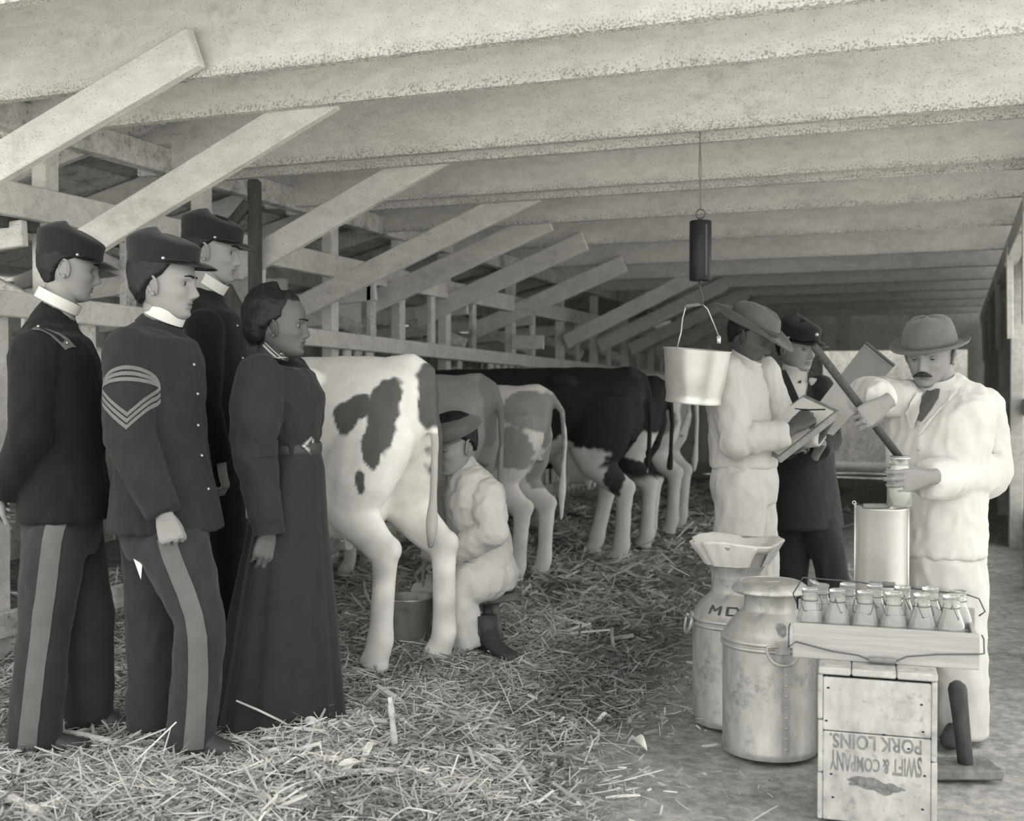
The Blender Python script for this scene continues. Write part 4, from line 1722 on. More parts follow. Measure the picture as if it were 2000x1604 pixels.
tbox('front_board', 0, tw, 0, .014, 0, th)
tbox('back_board', 0, tw + .006, TD - .014, TD, .012, th + .030)
tbox('end_board', .006, .020, .014, TD - .014, .0, th)
tbox('end_board', tw - .020, tw - .006, .014, TD - .014, .0, th)
tbox('bottom_board', .02, tw - .02, .014, TD - .014, 0, .012)
for k in range(1, 6):
    x = .02 + (tw - .04) * k / 6
    tbox('divider', x - .018, x - .011, .014, TD / 2 - .004, .012, th - .012)
    tbox('divider', x + .011, x + .018, TD / 2 + .004, TD - .014, .012, th - .012)
tbox('divider', .02, tw - .02, TD / 2 - .004, TD / 2 + .004, .012, th - .014)
for yq, zz, hang in ((.0, th - .02, True), (TD, th + .02, False)):
    e0 = to + tx * (-.004) + ty * (yq + (.03 if hang else -.03)) + ZUP * zz
    e1 = to + tx * (tw + .004) + ty * (yq + (.03 if hang else -.03)) + ZUP * zz
    m0 = to + tx * (tw / 2 - .005) + ty * (yq - (.018 if hang else .03)) + ZUP * (.014 if hang else th + .095)
    gl = .040
    if hang:
        mid = [e0 + ZUP * .012 - tx * .006, e0 - tx * .010, e0 - tx * .008 - ty * .04 - ZUP * .055, to + tx * .01 - ty * .012 + ZUP * .052, to + tx * (tw * .22) - ty * .014 + ZUP * .030, m0 - tx * (gl + .03) + ZUP * .010, m0 - tx * gl]
        mid2 = [m0 + tx * gl, m0 + tx * (gl + .03) + ZUP * .016, to + tx * (tw * .78) - ty * .014 + ZUP * .042, to + tx * (tw - .005) - ty * .010 + ZUP * .05, e1 + tx * .008 - ty * .04 - ZUP * .035, e1 + tx * .010, e1 + ZUP * .012 + tx * .004]
    else:
        mid = [e0, e0 - tx * .012 + ZUP * .03, e0 + tx * .02 + ZUP * .085, m0 - tx * (gl + .03) + ZUP * .004, m0 - tx * gl]
        mid2 = [m0 + tx * gl, m0 + tx * (gl + .03) - ZUP * .006, e1 - tx * .02 + ZUP * .055, e1 + tx * .012 + ZUP * .045, e1 + tx * .03 + ZUP * .005, e1 + tx * .012 - ZUP * .01]
    mb = MB()
    mb.tube(mid + mid2, .0026, 7)
    hd = build('wire_handle', mb, M_wire, tray, True)
    mb = MB()
    gp = [m0 + tx * (gl * k) for k in (-1, -.96, -.1, -.08, .08, .1, .96, 1)]
    mb.tube(gp, [.008, .0095, .010, .0088, .0088, .010, .0095, .008], 16)
    build('grip', mb, M_grip, hd, True)

# ---- twelve bottles
BP = [(.001, .004), (.036, .003), (.040, .006), (.0405, .02), (.0405, .090), (.038, .108), (.032, .126), (.0265, .140), (.0235, .150), (.0225, .158), (.024, .161), (.0255, .164), (.0235, .168), (.023, .176), (.0255, .180), (.0262, .186), (.025, .189)]
BI = [(.0235, .189), (.0215, .176), (.0210, .158), (.0250, .139), (.0306, .125), (.0366, .107), (.0392, .09), (.0392, .02), (.037, .008), (.001, .009)]


def bottle(label, c, closed=True, leaf=False, ang=0.0):
    c = Vector(c)
    root = empty('milk_bottle', c, label, 'bottle', 'empty glass milk bottles in the tray')
    mb = MB()
    mb.lathe(BP + BI, 36, c)
    g_ = build('glass', mb, M_glass, root, True)
    mb = MB()
    ca, sa = math.cos(ang), math.sin(ang)
    u = Vector((ca, sa, 0))
    v = Vector((-sa, ca, 0))
    mb.tube([c + ZUP * .158 + u * (.0245 * math.cos(a)) + v * (.0245 * math.sin(a)) for a in np.linspace(0, 2 * math.pi, 28)], .0012, 6)
    if closed:
        for s in (-1, 1):
            mb.tube([c + ZUP * .158 + v * (.026 * s), c + ZUP * .172 + v * (.031 * s) + u * .004, c + ZUP * .150 + v * (.034 * s) + u * .012, c + ZUP * .128 + v * (.030 * s) + u * .022], .0012, 6)
        mb.tube([c + ZUP * .128 + v * (.030 * s) + u * .022 for s in (-1, -.5, 0, .5, 1)], .0012, 6)
    build('wire_bail', mb, M_wire, root, True)
    mb = MB()
    if leaf:
        n2 = (ZUP * .85 + tx * .4).normalized()
        e = (tx * .85 - ZUP * .4)
        cc = c + ZUP * .192 - tx * .016
        mb.loft([ring(cc + n2 * z, e * r, ty * r, 24) for z, r in ((-.0025, .022), (.0, .025), (.0025, .024), (.003, .004))])
    else:
        mb.lathe([(.001, .187), (.0225, .187), (.0245, .190), (.0245, .195), (.019, .198), (.001, .199)], 28, c)
    if closed or leaf:
        build('glass_lid', mb, M_glass, root, True)
    return root


order = ['leftmost', 'second from left', 'third from left', 'third from right', 'second from right', 'rightmost']
for k in range(6):
    x = .02 + (tw - .04) * (k + .5) / 6
    bottle(f'{order[k]} glass bottle in the front row of the pine tray', to + tx * (x - .014) + ty * .072 + ZUP * .0125, True, False, a1 + (.4, 1.2, -.6, .2, .9, 1.4)[k])
for k in range(6):
    x = .02 + (tw - .04) * (k + .5) / 6
    bottle(f'{order[k]} glass bottle in the back row of the pine tray' + (', its lid tipped open' if k == 0 else ''), to + tx * (x + .014) + ty * .198 + ZUP * .0125, k < 5, k == 0, a1 + .5 * k)
# embossed ring on one front bottle
c5 = to + tx * (.02 + (tw - .04) * 4.5 / 6) + ty * .068 + ZUP * .0125

# ---- tall can on a support behind the tray
tc_c = W(1722, 990, 4.12)
kb = .42
sup = empty('support_box', (tc_c.x, tc_c.y + .0, 0), 'plain board box under the tall can behind the crate', 'box')
for k, (dx, dy, sx, sy) in enumerate(((-.125, 0, .018, .25), (.125, 0, .018, .25), (0, -.125, .232, .018), (0, .125, .232, .018))):
    mb = MB()
    mb.box((tc_c.x + dx, tc_c.y + dy, kb / 2 - .01), (sx, sy, kb - .02), bev=.002)
    build('side_board', mb, M_crate, sup)
mb = MB()
mb.box((tc_c.x, tc_c.y, kb - .01), (.27, .27, .02), bev=.003)
build('top_board', mb, M_crate, sup)
tcn = empty('tall_milk_can', (tc_c.x, tc_c.y, kb), 'tall narrow tin can with wooden bail grip behind the bottle tray', 'can')
hh = tc_c.z - kb
mb = MB()
r = .087
mb.lathe([(.001, .004), (r * .95, .003), (r, .006), (r, hh - .012), (r + .003, hh - .008), (r + .003, hh - .002), (r - .001, hh), (r - .003, hh - .006), (r - .003, .012), (.001, .012)], 56, (tc_c.x, tc_c.y, kb))
build('can_body', mb, M_tin_b, tcn, True, auto=50)
cc = Vector((tc_c.x, tc_c.y, kb))
vd = (CAM - cc)
vd.z = 0
vd.normalize()
vt = Vector((-vd.y, vd.x, 0))
for s in (-1, 1):
    mb = MB()
    p = cc + vt * (s * (r + .004))
    mb.tube([p + ZUP * .02, p + ZUP * (hh * .5), p + ZUP * (hh + .012)], .0045, 8)
    mb.tube([p + ZUP * (hh + .012) + vt * (s * .004) + ZUP * (.006 * math.sin(a)) + vt * (.006 * math.cos(a)) for a in np.linspace(0, 2 * math.pi, 12)], .002, 6)
    build('side_rod', mb, M_tin_b, tcn, True)
mb = MB()
q0, q1 = cc + vt * (-r) + ZUP * (hh + .008), cc + vt * (r) + ZUP * (hh + .008)
f0 = cc + vd * (r * .9) + ZUP * (hh + .010)
sgn = 1 if (vt.dot(RT) > 0) else -1
gr0, gr1 = f0 - RT * .066 * 1, f0 + RT * .028
mb.tube([cc - RT * r + ZUP * (hh + .01), gr0, gr1, cc + RT * r * .96 + ZUP * (hh + .006)], .0028, 7)
wh = build('wire_handle', mb, M_wire, tcn, True)
mb = MB()
mb.tube([gr0.lerp(gr1, t) for t in (0, .04, .45, .48, .52, .55, .96, 1)], [.008, .0095, .0105, .009, .009, .0105, .0095, .008], 14)
build('grip', mb, M_grip, wh, True)

# ---- one-legged milking stool lying upside down: seat board on the ground, leg pointing up
q = G(1886, 1512)
ms = empty('upturned_stool', q, 'one-legged wooden milking stool upside down on its seat board', 'stool')
M_stool = mat('worn_stool_wood', .085, .8, .25, 6, .3, 40, grain=.3, stretch=(1, 1, .3))
mb = MB()
mb.box(q + ZUP * .019 - RT * .02, (.24, .15, .034), (RT, FW0, ZUP), .006)
build('seat', mb, mat('stool_board', .20, .85, .25, 6, .3, 40, grain=.3), ms)
mb = MB()
lt = q + ZUP * .30 - RT * .030
pp = [q + ZUP * .03, q.lerp(lt, .35) + ZUP * .02, q.lerp(lt, .8), lt - ZUP * .012, lt + ZUP * .004, lt + ZUP * .016]
mb.tube(pp, [.025, .026, .029, .031, .026, .010], 18)
build('leg', mb, M_stool, ms, True)
# ------------------------------------------------------------------ people
SK_A = mat('skin_light', .27, .55, .05, 12, .12, 90, attr='tint', spec=.35, dist=.002)
SK_B = mat('skin_tan', .225, .55, .05, 12, .12, 90, attr='tint', spec=.35, dist=.002)
SK_C = mat('skin_brown', .105, .5, .06, 12, .12, 90, attr='tint', spec=.4, dist=.002)
SK_D = mat('skin_dark_brown', .085, .5, .06, 12, .12, 90, attr='tint', spec=.4, dist=.002)
M_hair = mat('dark_hair', .012, .55, .3, 30, .6, 160, grain=.4, stretch=(1, 1, .4), spec=.35, dist=.006)
M_hair2 = mat('brown_hair', .022, .55, .3, 30, .6, 160, grain=.4, stretch=(1, 1, .4), spec=.35, dist=.006)
M_cap = mat('black_cap_cloth', .014, .9, .15, 20, .15, 200, sheen=.15)
M_visor = mat('patent_leather', .012, .25, .1, spec=.6)
M_brass = mat('cap_button', .5, .3, .05, metal=.8)
M_collar = mat('white_linen', .62, .8, .03, 10)
M_blk = mat('black_uniform_wool', .010, .92, .2, 12, .4, 260, sheen=.05, dist=.002)
M_navy = mat('dark_blue_uniform_wool', .022, .92, .15, 12, .3, 260, sheen=.06, dist=.003)
M_trou = mat('dark_grey_trouser_wool', .029, .92, .18, 10, .3, 240, sheen=.12, dist=.002)
M_stripe = mat('trouser_stripe_cloth', .135, .9, .08, 15, .2, 200)
M_chev = mat('chevron_cloth', .15, .9, .08, 20, .2, 200)
M_dress = mat('dark_dress_wool', .023, .85, .15, 10, .4, 220, sheen=.08, dist=.002)
M_cotton = mat('white_cotton_drill', .56, .9, .05, 8, .25, 70, sheen=.05, dist=.004)
M_boot = mat('worn_boot_leather', .05, .55, .25, 12, .3, 60)
M_felt = mat('grey_felt', .13, .95, .12, 12, .25, 160, sheen=.2)
M_felt2 = mat('soft_grey_felt', .115, .95, .15, 12, .25, 160, sheen=.2)
M_band = mat('hat_band', .07, .8, .1)
M_suit = mat('dark_frock_coat', .030, .9, .15, 12, .25, 200, sheen=.1)
M_shirt = mat('pale_shirt', .45, .85, .08, 10)
M_tie = mat('dark_tie', .09, .7, .1)
M_paper = mat('white_paper', .8, .8, .03)
M_board = mat('clip_board_wood', .30, .6, .12, 4, grain=.2)


def bed_at(p):
    return max(0.0, float(bed_z(p[0], p[1])[0]))


def kepi_on(P, lift=0.0, h=1.0):
    c, v = MB(), MB()
    kepi(c, v, lift, h)
    cap = P.on_head('cap', c, M_cap)
    P.on_head('visor', v, M_visor, parent=cap)
    st = MB()
    st.tube([Vector((-.006 + .1125 * math.cos(a), .0915 * math.sin(a), .040 + lift - .003 * math.cos(a))) for a in np.linspace(R(-76), R(76), 22)], .0024, 6)
    P.on_head('chin_strap', st, M_visor, parent=cap)
    for s in (-1, 1):
        P.on_head('button', ball((-.006 + .112 * math.cos(R(74)), s * .0925 * math.sin(R(74)), .041 + lift), .0062, 10), M_brass, parent=cap)
    return cap


def trouser_pair(P, pelvis, near, rn, far, rf, m, name='trousers', seed=1.0, vox=.010, amp=.009, pel_e=2.2):
    mb = MB()
    P.torso(mb, pelvis, e=pel_e)
    P.limb(mb, near, rn)
    P.limb(mb, far, rf)
    return P.cloth(name, mb, m, vox, 3, amp, 7, seed)


def buttons(P, bvh, pts, d, r=.006, name='button', m=None):
    d = Vector(d).normalized()
    for q in pts:
        p = P.p(q)
        h, n, _, _ = bvh.ray_cast(p - d * .4, d)
        if h is None:
            h, n, _, _ = bvh.find_nearest(p)
        build(name, ball(h, r, 10), m or M_brass, P.root, True)


# ================= soldier at the left edge
d0 = 4.02
P = Person('soldier in black tunic with shoulder strap and forage cap, back half turned, hands behind him', d0, 8, G(95, 1452, .06))
mb = MB()
P.torso(mb, [(128, 1012, 0, .185, .150), (128, 960, 0, .18, .145), (126, 900, 0, .168, .128), (122, 830, 0, .180, .135), (112, 760, 0, .20, .145), (106, 700, 0, .205, .140), (104, 665, 0, .185, .115), (106, 643, 0, .13, .085, -12), (110, 622, 0, .07, .07, -24), (112, 604, 0, .055, .055, -27)])
P.limb(mb, [(70, 690, -.17), (58, 850, -.20), (8, 962, -.10)], [.078, .070, .050])
P.limb(mb, [(120, 690, .19), (100, 850, .22), (40, 962, .16)], [.078, .070, .050])
coat, bv = P.cloth('tunic', mb, M_blk, .009, 2, .008, 8, 1.0)
trou, bvt = trouser_pair(P, [(122, 985, 0, .15, .12), (122, 1040, 0, .165, .125), (120, 1080, 0, .14, .11)],
                         [(108, 1050, -.085), (85, 1240, -.10), (66, 1452, -.10)], [.105, .082, .086],
                         [(140, 1050, .085), (172, 1220, .09), (172, 1400, .10)], [.105, .088, .080], M_trou, seed=2)
sd_ = -FW0
build('trouser_stripe', strip_on(bvt, [P.p((a, b, -.12)) for a, b in ((122, 1012), (113, 1080), (103, 1150), (94, 1220), (85, 1290), (78, 1360), (71, 1420), (68, 1456))], FW0, .058), M_stripe, trou, True)
P.head((136, 523, .02), 18, pitch=8, lid=.5)
P.neck((112, 625))
P.collar((114, 588, .0), .080, .072, .038, 27, M_collar)
P.on_head('hair', brows(hair_mesh(.060, .012, -.068, .013, seed=1)), M_hair)
kepi_on(P, h=1.12)
# shoulder strap: flat cloth with a raised border
q = [(62, 634, -.2), (80, 632, -.2), (98, 637, -.2), (112, 644, -.2), (124, 652, -.2)]
dn = (FW0 * .75 - ZUP * .65).normalized()
build('shoulder_strap', strip_on(bv, [P.p(k) for k in q], dn, .042, lift=.005), M_stripe, coat, True)
build('strap_field', strip_on(bv, [P.p(k) for k in ((73, 633, -.2), (88, 635, -.2), (112, 646, -.2))], dn, .016, lift=.0075), M_blk, coat, True)
for k in ((69, 634, -.2), (117, 648, -.2)):
    h = strip_on(bv, [P.p(k), P.p((k[0] + 3, k[1], k[2]))], dn, .01, lift=.009).v[3]
    build('strap_bar', ball(h, .0055, 8), M_brass, coat, True)
V, Fc = hand(P.p((4, 966, -.09)), (-RT * .3 - ZUP * .6 + FW0 * .5), RT, 1, (30, 35, 40, 45), s=.95)
P.extra.append((V, Fc, None))
for q in ((64, 1452, -.10), (172, 1405, .10)):
    mb = MB()
    a = P.p(q)
    shoe(mb, a, P.F, bed_at(a))
    build('boot', mb, M_boot, P.root, True)
P.body(SK_A)

# ================= sergeant with chevrons
d0 = 3.92
P = Person('soldier with large arm chevrons and wide trouser stripe, right arm hanging, second from left', d0, -8, G(370, 1465, .06))
mb = MB()
P.torso(mb, [(324, 1032, 0, .19, .185), (322, 985, 0, .185, .172), (316, 900, 0, .17, .145), (312, 830, 0, .18, .142), (308, 760, 0, .20, .146), (304, 700, 0, .205, .140), (302, 668, 0, .19, .118), (306, 652, 0, .14, .09, -10), (314, 640, 0, .075, .072, -20), (318, 628, 0, .055, .055, -22)])
P.limb(mb, [(254, 690, -.165), (252, 850, -.21), (318, 1003, -.235)], [.084, .078, .056])
P.limb(mb, [(330, 690, .19), (335, 850, .22), (300, 1000, .18)], [.08, .07, .052])
coat, bv = P.cloth('tunic', mb, M_navy, .008, 2, .008, 8, 4.0)
trou, bvt = trouser_pair(P, [(322, 990, 0, .15, .12), (322, 1045, 0, .165, .135), (326, 1085, 0, .14, .12)],
                         [(338, 1060, -.085), (393, 1215, -.10), (372, 1462, -.09)], [.115, .080, .078],
                         [(300, 1060, .085), (298, 1220, .10), (296, 1420, .12)], [.108, .088, .082], M_trou, seed=5)
build('trouser_stripe', strip_on(bvt, [P.p((a, b, -.15)) for a, b in ((332, 1046), (348, 1095), (368, 1150), (384, 1200), (390, 1240), (390, 1300), (388, 1360), (384, 1410), (379, 1462))], FW0, .058), M_stripe, trou, True)
P.head((322, 553, -.01), -3, pitch=2, lid=.3, scale=1.09)
P.neck((316, 622))
P.collar((323, 613, 0), .070, .066, .040, 24, M_collar)
P.on_head('hair', brows(hair_mesh(.064, -.004, -.066, .015, seed=3, temple=.02)), M_hair)
kepi_on(P, lift=.028)
# chevrons: three bars below, three arcs above, a lozenge field between
cx, cy = 252, 772
for k in range(3):
    w = .0125
    yy = k * 12.2
    path = [(cx - 50, cy - 8 + yy), (cx - 25, cy + 14 + yy), (cx + 5, cy + 38 + yy)]
    path2 = [(cx + 5, cy + 38 + yy), (cx + 28, cy + 12 + yy), (cx + 50, cy - 14 + yy)]
    dense = []
    for pp in (path, path2):
        for a, b in zip(pp[:-1], pp[1:]):
            dense += [(a[0] + (b[0] - a[0]) * t, a[1] + (b[1] - a[1]) * t, -.24) for t in (0, .25, .5, .75)]
    dense.append((*path2[-1], -.24))
    build('chevron', strip_on(bv, [P.p(q) for q in dense], FW, w * 1.15, lift=.003, across=ZUP), M_chev, coat, True)
    arc = [(cx + 51 * math.cos(a), cy - 8 - (42 - 11.5 * k) * math.sin(a) * 1.0 - 4, -.24) for a in np.linspace(math.pi, 0, 17)]
    arc = [(q[0], q[1], q[2]) for q in arc]
    build('chevron_arc', strip_on(bv, [P.p(q) for q in arc], FW, .0125, lift=.003, across=ZUP), M_chev, coat, True)
# front edge with buttons
fe = [(383, 640), (392, 690), (400, 745), (405, 800), (410, 860), (414, 920), (420, 980), (428, 1028)]
for q in ((388, 711), (402, 770), (411, 829), (415, 891), (419, 950)):
    p, n, _, _ = bv.find_nearest(P.p((q[0], q[1], -.05)))
    build('button', ball(p + n * .003, .0062, 10), M_brass, coat, True)
# folded fall collar edge of the tunic
P.collar((316, 636, 0), .090, .086, .030, 22, M_navy, name='tunic_collar', flare=.84)
w_ = P.p((320, 1004, -.24))
V, Fc = hand(w_, (P.p((334, 1048, -.235)) - w_), (FW0 * .75 - RT * .35), 1, (58, 64, 68, 70), thumb=(.85, .35, .35), s=1.02, thumb_bend=14)
P.extra.append((V, Fc, None))
for q in ((372, 1462, -.09), (296, 1425, .12)):
    mb = MB()
    a = P.p(q)
    shoe(mb, a, P.F, bed_at(a))
    build('boot', mb, M_boot, P.root, True)
P.body(SK_A)
# folded paper in his other hand, seen behind the coat tail
mb = MB()
pp = [W(236, 1022, 3.79), W(250, 1022, 3.79), W(279, 1088, 3.79), W(275, 1132, 3.79)]
mb.loft([[p + FW0 * z for p in pp] for z in (0, .003)])
pa = build('folded_paper', mb, M_paper, None, False, origin=pp[0])
tag(pa, 'white folded paper behind the chevron soldier\'s coat tail', 'paper')

# ================= tall soldier behind
d0 = 4.62
P = Person('tall soldier in black coat and forage cap standing behind the woman', d0, 0, G(430, 1355, .06))
mb = MB()
P.torso(mb, [(418, 918, 0, .17, .125), (417, 860, 0, .165, .12), (416, 800, 0, .165, .122), (414, 720, 0, .19, .132), (412, 660, 0, .20, .128), (408, 615, 0, .18, .108), (406, 597, 0, .13, .082, -12), (408, 580, 0, .07, .066, -25), (411, 566, 0, .052, .052, -30)])
P.limb(mb, [(400, 640, -.18), (398, 790, -.20), (430, 905, -.19)], [.074, .064, .05])
P.limb(mb, [(420, 640, .18), (425, 790, .20), (440, 905, .17)], [.074, .064, .05])
coat, bv = P.cloth('coat', mb, M_blk, .010, 3, .004, 8, 7.0)
trouser_pair(P, [(424, 890, 0, .15, .11), (424, 950, 0, .16, .115), (424, 990, 0, .13, .1)], [(428, 960, -.08), (438, 1150, -.08), (435, 1350, -.08)], [.10, .08, .078],
             [(418, 960, .08), (420, 1150, .08), (415, 1346, .08)], [.10, .08, .078], M_blk, seed=8)
P.head((415, 490, .01), 2, pitch=6, lid=.35, scale=1.10)
P.neck((408, 572))
P.collar((416, 553, 0), .062, .06, .042, 33, M_collar)
P.on_head('hair', brows(hair_mesh(.060, .0, -.066, .012, seed=5)), M_hair)
kepi_on(P, h=1.05)
for q in ((447, 642), (452, 701), (455, 760), (456, 820)):
    p, n, _, _ = bv.find_nearest(P.p((q[0], q[1], -.04)))
    build('button', ball(p + n * .003, .006, 10), M_brass, coat, True)
V, Fc = hand(P.p((433, 910, -.19)), (-ZUP + RT * .2), -RT, 1, (35, 40, 45, 50), s=.95)
P.extra.append((V, Fc, None))
for q in ((435, 1350, -.08), (415, 1346, .08)):
    mb = MB()
    a = P.p(q)
    shoe(mb, a, P.F, bed_at(a))
    build('boot', mb, M_boot, P.root, True)
P.body(SK_A)

# ================= woman
d0 = 4.2
P = Person('woman in a dark long dress with puffed sleeves, plaid neck ribbon and jewelled belt buckle', d0, -4, G(550, 1410, .06))
mb = MB()
P.torso(mb, [(570, 884, 0, .118, .092), (568, 862, 0, .120, .096), (564, 820, 0, .145, .116), (560, 780, 0, .160, .130), (554, 745, 0, .165, .116), (550, 724, 0, .162, .096), (545, 717, 0, .12, .08, -8), (541, 719, 0, .066, .060, -16), (539, 715, 0, .044, .044, -18)])
P.limb(mb, [(508, 738, -.155), (500, 800, -.19), (497, 880, -.19), (508, 950, -.19), (522, 1025, -.20)], [.080, .088, .076, .060, .050], k=.42)
P.limb(mb, [(560, 738, .155), (570, 800, .19), (572, 880, .19), (580, 980, .16), (590, 1060, .14)], [.088, .098, .078, .062, .048], k=.42)
bl, bv = P.cloth('blouse', mb, M_dress, .0085, 2, .011, 10, 11.0, (1, 1, .7))
# flared cuff
mb = MB()
c0, c1 = P.p((522, 1000, -.2)), P.p((525, 1043, -.2))
ax = (c1 - c0).normalized()
uu = ax.orthogonal().normalized()
vv_ = ax.cross(uu)
rg = [[c + uu * (r * math.cos(a)) + vv_ * (r * .9 * math.sin(a)) for a in np.linspace(0, 2 * math.pi, 28, endpoint=False)] for c, r in ((c0, .052), (c1, .057), (c1, .051), (c0, .047))]
mb.loft(rg + [rg[0]], cap=False)
build('cuff', mb, M_dress, bl, True, auto=40)
# upper sleeve hem over the tight forearm
mb = MB()
c0, c1 = P.p((497, 862, -.19)), P.p((499, 893, -.19))
ax = (c1 - c0).normalized()
uu = ax.orthogonal().normalized()
vv_ = ax.cross(uu)
rg = [[c + uu * (r * math.cos(a)) + vv_ * (r * math.sin(a)) for a in np.linspace(0, 2 * math.pi, 32, endpoint=False)] for c, r in ((c0, .0815), (c1, .0785), (c1, .06))]
mb.loft(rg, cap=False)
build('sleeve_hem', mb, M_dress, bl, True, auto=40)
# skirt: a gored bell with folds at the back
SB = MB()
rows = []
prof = [(575, 872, .100, .088), (574, 885, .122, .098), (573, 915, .145, .112), (570, 960, .168, .122), (566, 1020, .185, .135), (562, 1100, .205, .158), (558, 1180, .218, .180), (554, 1260, .228, .200), (550, 1340, .238, .222), (547, 1395, .245, .238), (546, 1414, .245, .240)]
for i, (px, py, a, b) in enumerate(prof):
    c = P.p((px, py, 0))
    t = i / (len(prof) - 1)
    row = []
    for k in range(120):
        an = 2 * math.pi * k / 120
        back = .35 + .65 * smoothstep(.4, -.7, math.cos(an))
        f = 1 + t ** .8 * back * (.065 * math.sin(9 * an + .8 + .6 * t) + .03 * math.sin(17 * an + 2 + t) + .012 * math.sin(31 * an))
        bx = b * (1 + .10 * t * (math.cos(an) < -.2) * -math.cos(an))
        row.append(c + P.F * (bx * f * math.cos(an)) + P.S * (a * f * math.sin(an)))
    rows.append(row)
SB.loft(rows, cap=False)
rows2 = [[p * 1.0 for p in rows[-1]], [rows[-1][k].lerp(P.p((546, 1414, 0)), .06) + ZUP * .004 for k in range(120)], [rows[6][k].lerp(P.p((558, 1180, 0)), .06) for k in range(120)]]
SB.loft(rows2, cap=False)
build('skirt', SB, M_dress, P.root, True)
# belt and buckle
mb = MB()
rg = []
for z, k in ((-.021, 1.02), (-.012, 1.06), (.012, 1.06), (.021, 1.02), (.021, .97), (-.021, .97)):
    rg.append(ring(P.p((574, 875, 0)) + ZUP * z, P.S * (.118 * k), P.F * (.096 * k), 40))
mb.loft(rg + [rg[0]], cap=False)
belt = build('belt', mb, mat('belt_ribbon', .05, .5, .2, 20, .2, 60), P.root, True, auto=50)
bvb = bvh_of([tuple(belt.matrix_world @ v.co + world_loc(P.root)) for v in belt.data.vertices], [tuple(p.vertices) for p in belt.data.polygons])
hit, bn, _, _ = bvb.ray_cast(CAM, ray(607, 871).normalized())
if hit is None:
    hit, bn, _, _ = bvb.find_nearest(P.p((607, 871, -.09)))
bn = (bn - FW0 * .35).normalized()
bc = hit + bn * .004
bu = ZUP.cross(bn).normalized()
bu = bu if bu.dot(RT) > 0 else -bu
M_jewel = mat('cut_steel_buckle', .55, .3, .4, 90, .8, 150, metal=.7)
mb = MB()
tri = [(-.034, .0), (.022, .036), (.022, -.036)]
for i in range(3):
    a, b = tri[i], tri[(i + 1) % 3]
    n = 5
    for k in range(n):
        u, v = a[0] + (b[0] - a[0]) * k / n, a[1] + (b[1] - a[1]) * k / n
        mb.ell(bc + bu * u + ZUP * v + bn * .006, (.0078, .0078, .0078), 8, 6)
for i in range(3):
    a, b = tri[i], tri[(i + 1) % 3]
    bar(mb, bc + bu * a[0] + ZUP * a[1], bc + bu * b[0] + ZUP * b[1], .014, .006, bn)
build('buckle', mb, M_jewel, belt, True)
P.head((549, 636, -.005), -3, pitch=0, scale=1.0, lid=.3, nose=.9, lips=1.3, brow=.6)
P.neck((540, 698), .050, .049)
hm = hair_mesh(.072, .004, -.055, .012, bun=.030, rough=.006, seed=9, temple=.026, soft=.045)
P.on_head('hair', brows(hm), M_hair)
mb = MB()
for c, r in (((-.085, 0, -.02), (.055, .062, .052)), ((-.05, 0, .07), (.075, .07, .045)), ((-.095, 0, .03), (.04, .06, .05))):
    mb.ell(c, r, 20, 14)
V, Fc, NR = remesh(mb, .006, 4)
V = wrinkle(V, NR, .003, 40, 2)
mb = MB()
mb.v, mb.f = [tuple(p) for p in V], Fc
P.on_head('hair_roll', mb, M_hair)
# plaid ribbon round a high neck band
nb = P.collar((536, 683, 0), .060, .058, .055, 16, mat('dark_ribbon', .05, .8, .2, 30), name='neck_ribbon', flare=.95)
M_plaid = mat('pale_ribbon_stripe', .42, .8, .1)
vs_ = [tuple(nb.matrix_world @ v.co) for v in nb.data.vertices]
offw = world_loc(nb)
bvn = bvh_of([Vector(v.co) + offw for v in nb.data.vertices], [tuple(p.vertices) for p in nb.data.polygons])
for a, b, w in (((508, 672), (545, 708), .007), ((512, 668), (552, 706), .004), ((514, 700), (566, 694), .004), ((516, 706), (568, 702), .004), ((528, 664), (568, 690), .007), ((507, 690), (540, 712), .0045), ((540, 668), (569, 684), .003)):
    pth = [P.p((a[0] + (b[0] - a[0]) * t, a[1] + (b[1] - a[1]) * t, -.1)) for t in np.linspace(0, 1, 9)]
    build('ribbon_stripe', strip_on(bvn, pth, FW, w, 2, .0022), M_plaid, nb, True)
w_ = P.p((524, 1040, -.20))
V, Fc = hand(w_, (P.p((516, 1080, -.20)) - w_), (FW0 * .8 - RT * .35 + ZUP * .05), 1, ((16, 24, 16), (18, 26, 18), (20, 26, 20), (24, 28, 22)), thumb=(.86, .42, .28), s=1.02, spread=2)
P.extra.append((V, Fc, None))
P.body(SK_C)

# ================= seated milker
d0 = 5.42
P = Person('boy in white seated on a stool, leaning against the cow to milk it', d0, 188, G(950, 1300, .06))
stool_z = None
mb = MB()
P.torso(mb, [(945, 1112, .04, .16, .135, 0), (942, 1080, .04, .165, .145, -5), (932, 1030, .03, .165, .135, -12), (922, 985, .02, .18, .13, -18), (914, 950, .01, .19, .12, -22), (908, 928, .0, .15, .09, -22), (900, 912, .0, .08, .07, -20), (894, 898, .0, .06, .06, -15)], e=2.2)
P.limb(mb, [(952, 968, -.13), (962, 1040, -.20), (868, 1088, -.10)], [.074, .070, .052])
P.limb(mb, [(888, 968, .16), (866, 1050, .14), (840, 1095, .10)], [.070, .062, .048])
sh, bv = P.cloth('jacket', mb, M_cotton, .009, 2, .014, 10, 13.0, (1, 1, .8))
mb = MB()
P.torso(mb, [(942, 1080, .04, .15, .13), (950, 1115, .04, .165, .15), (945, 1145, .04, .16, .14)], e=2.2)
P.limb(mb, [(950, 1130, -.06), (915, 1140, -.12), (886, 1163, -.14)], [.105, .098, .088])
P.limb(mb, [(886, 1163, -.14), (902, 1210, -.13), (915, 1258, -.12)], [.090, .090, .090])
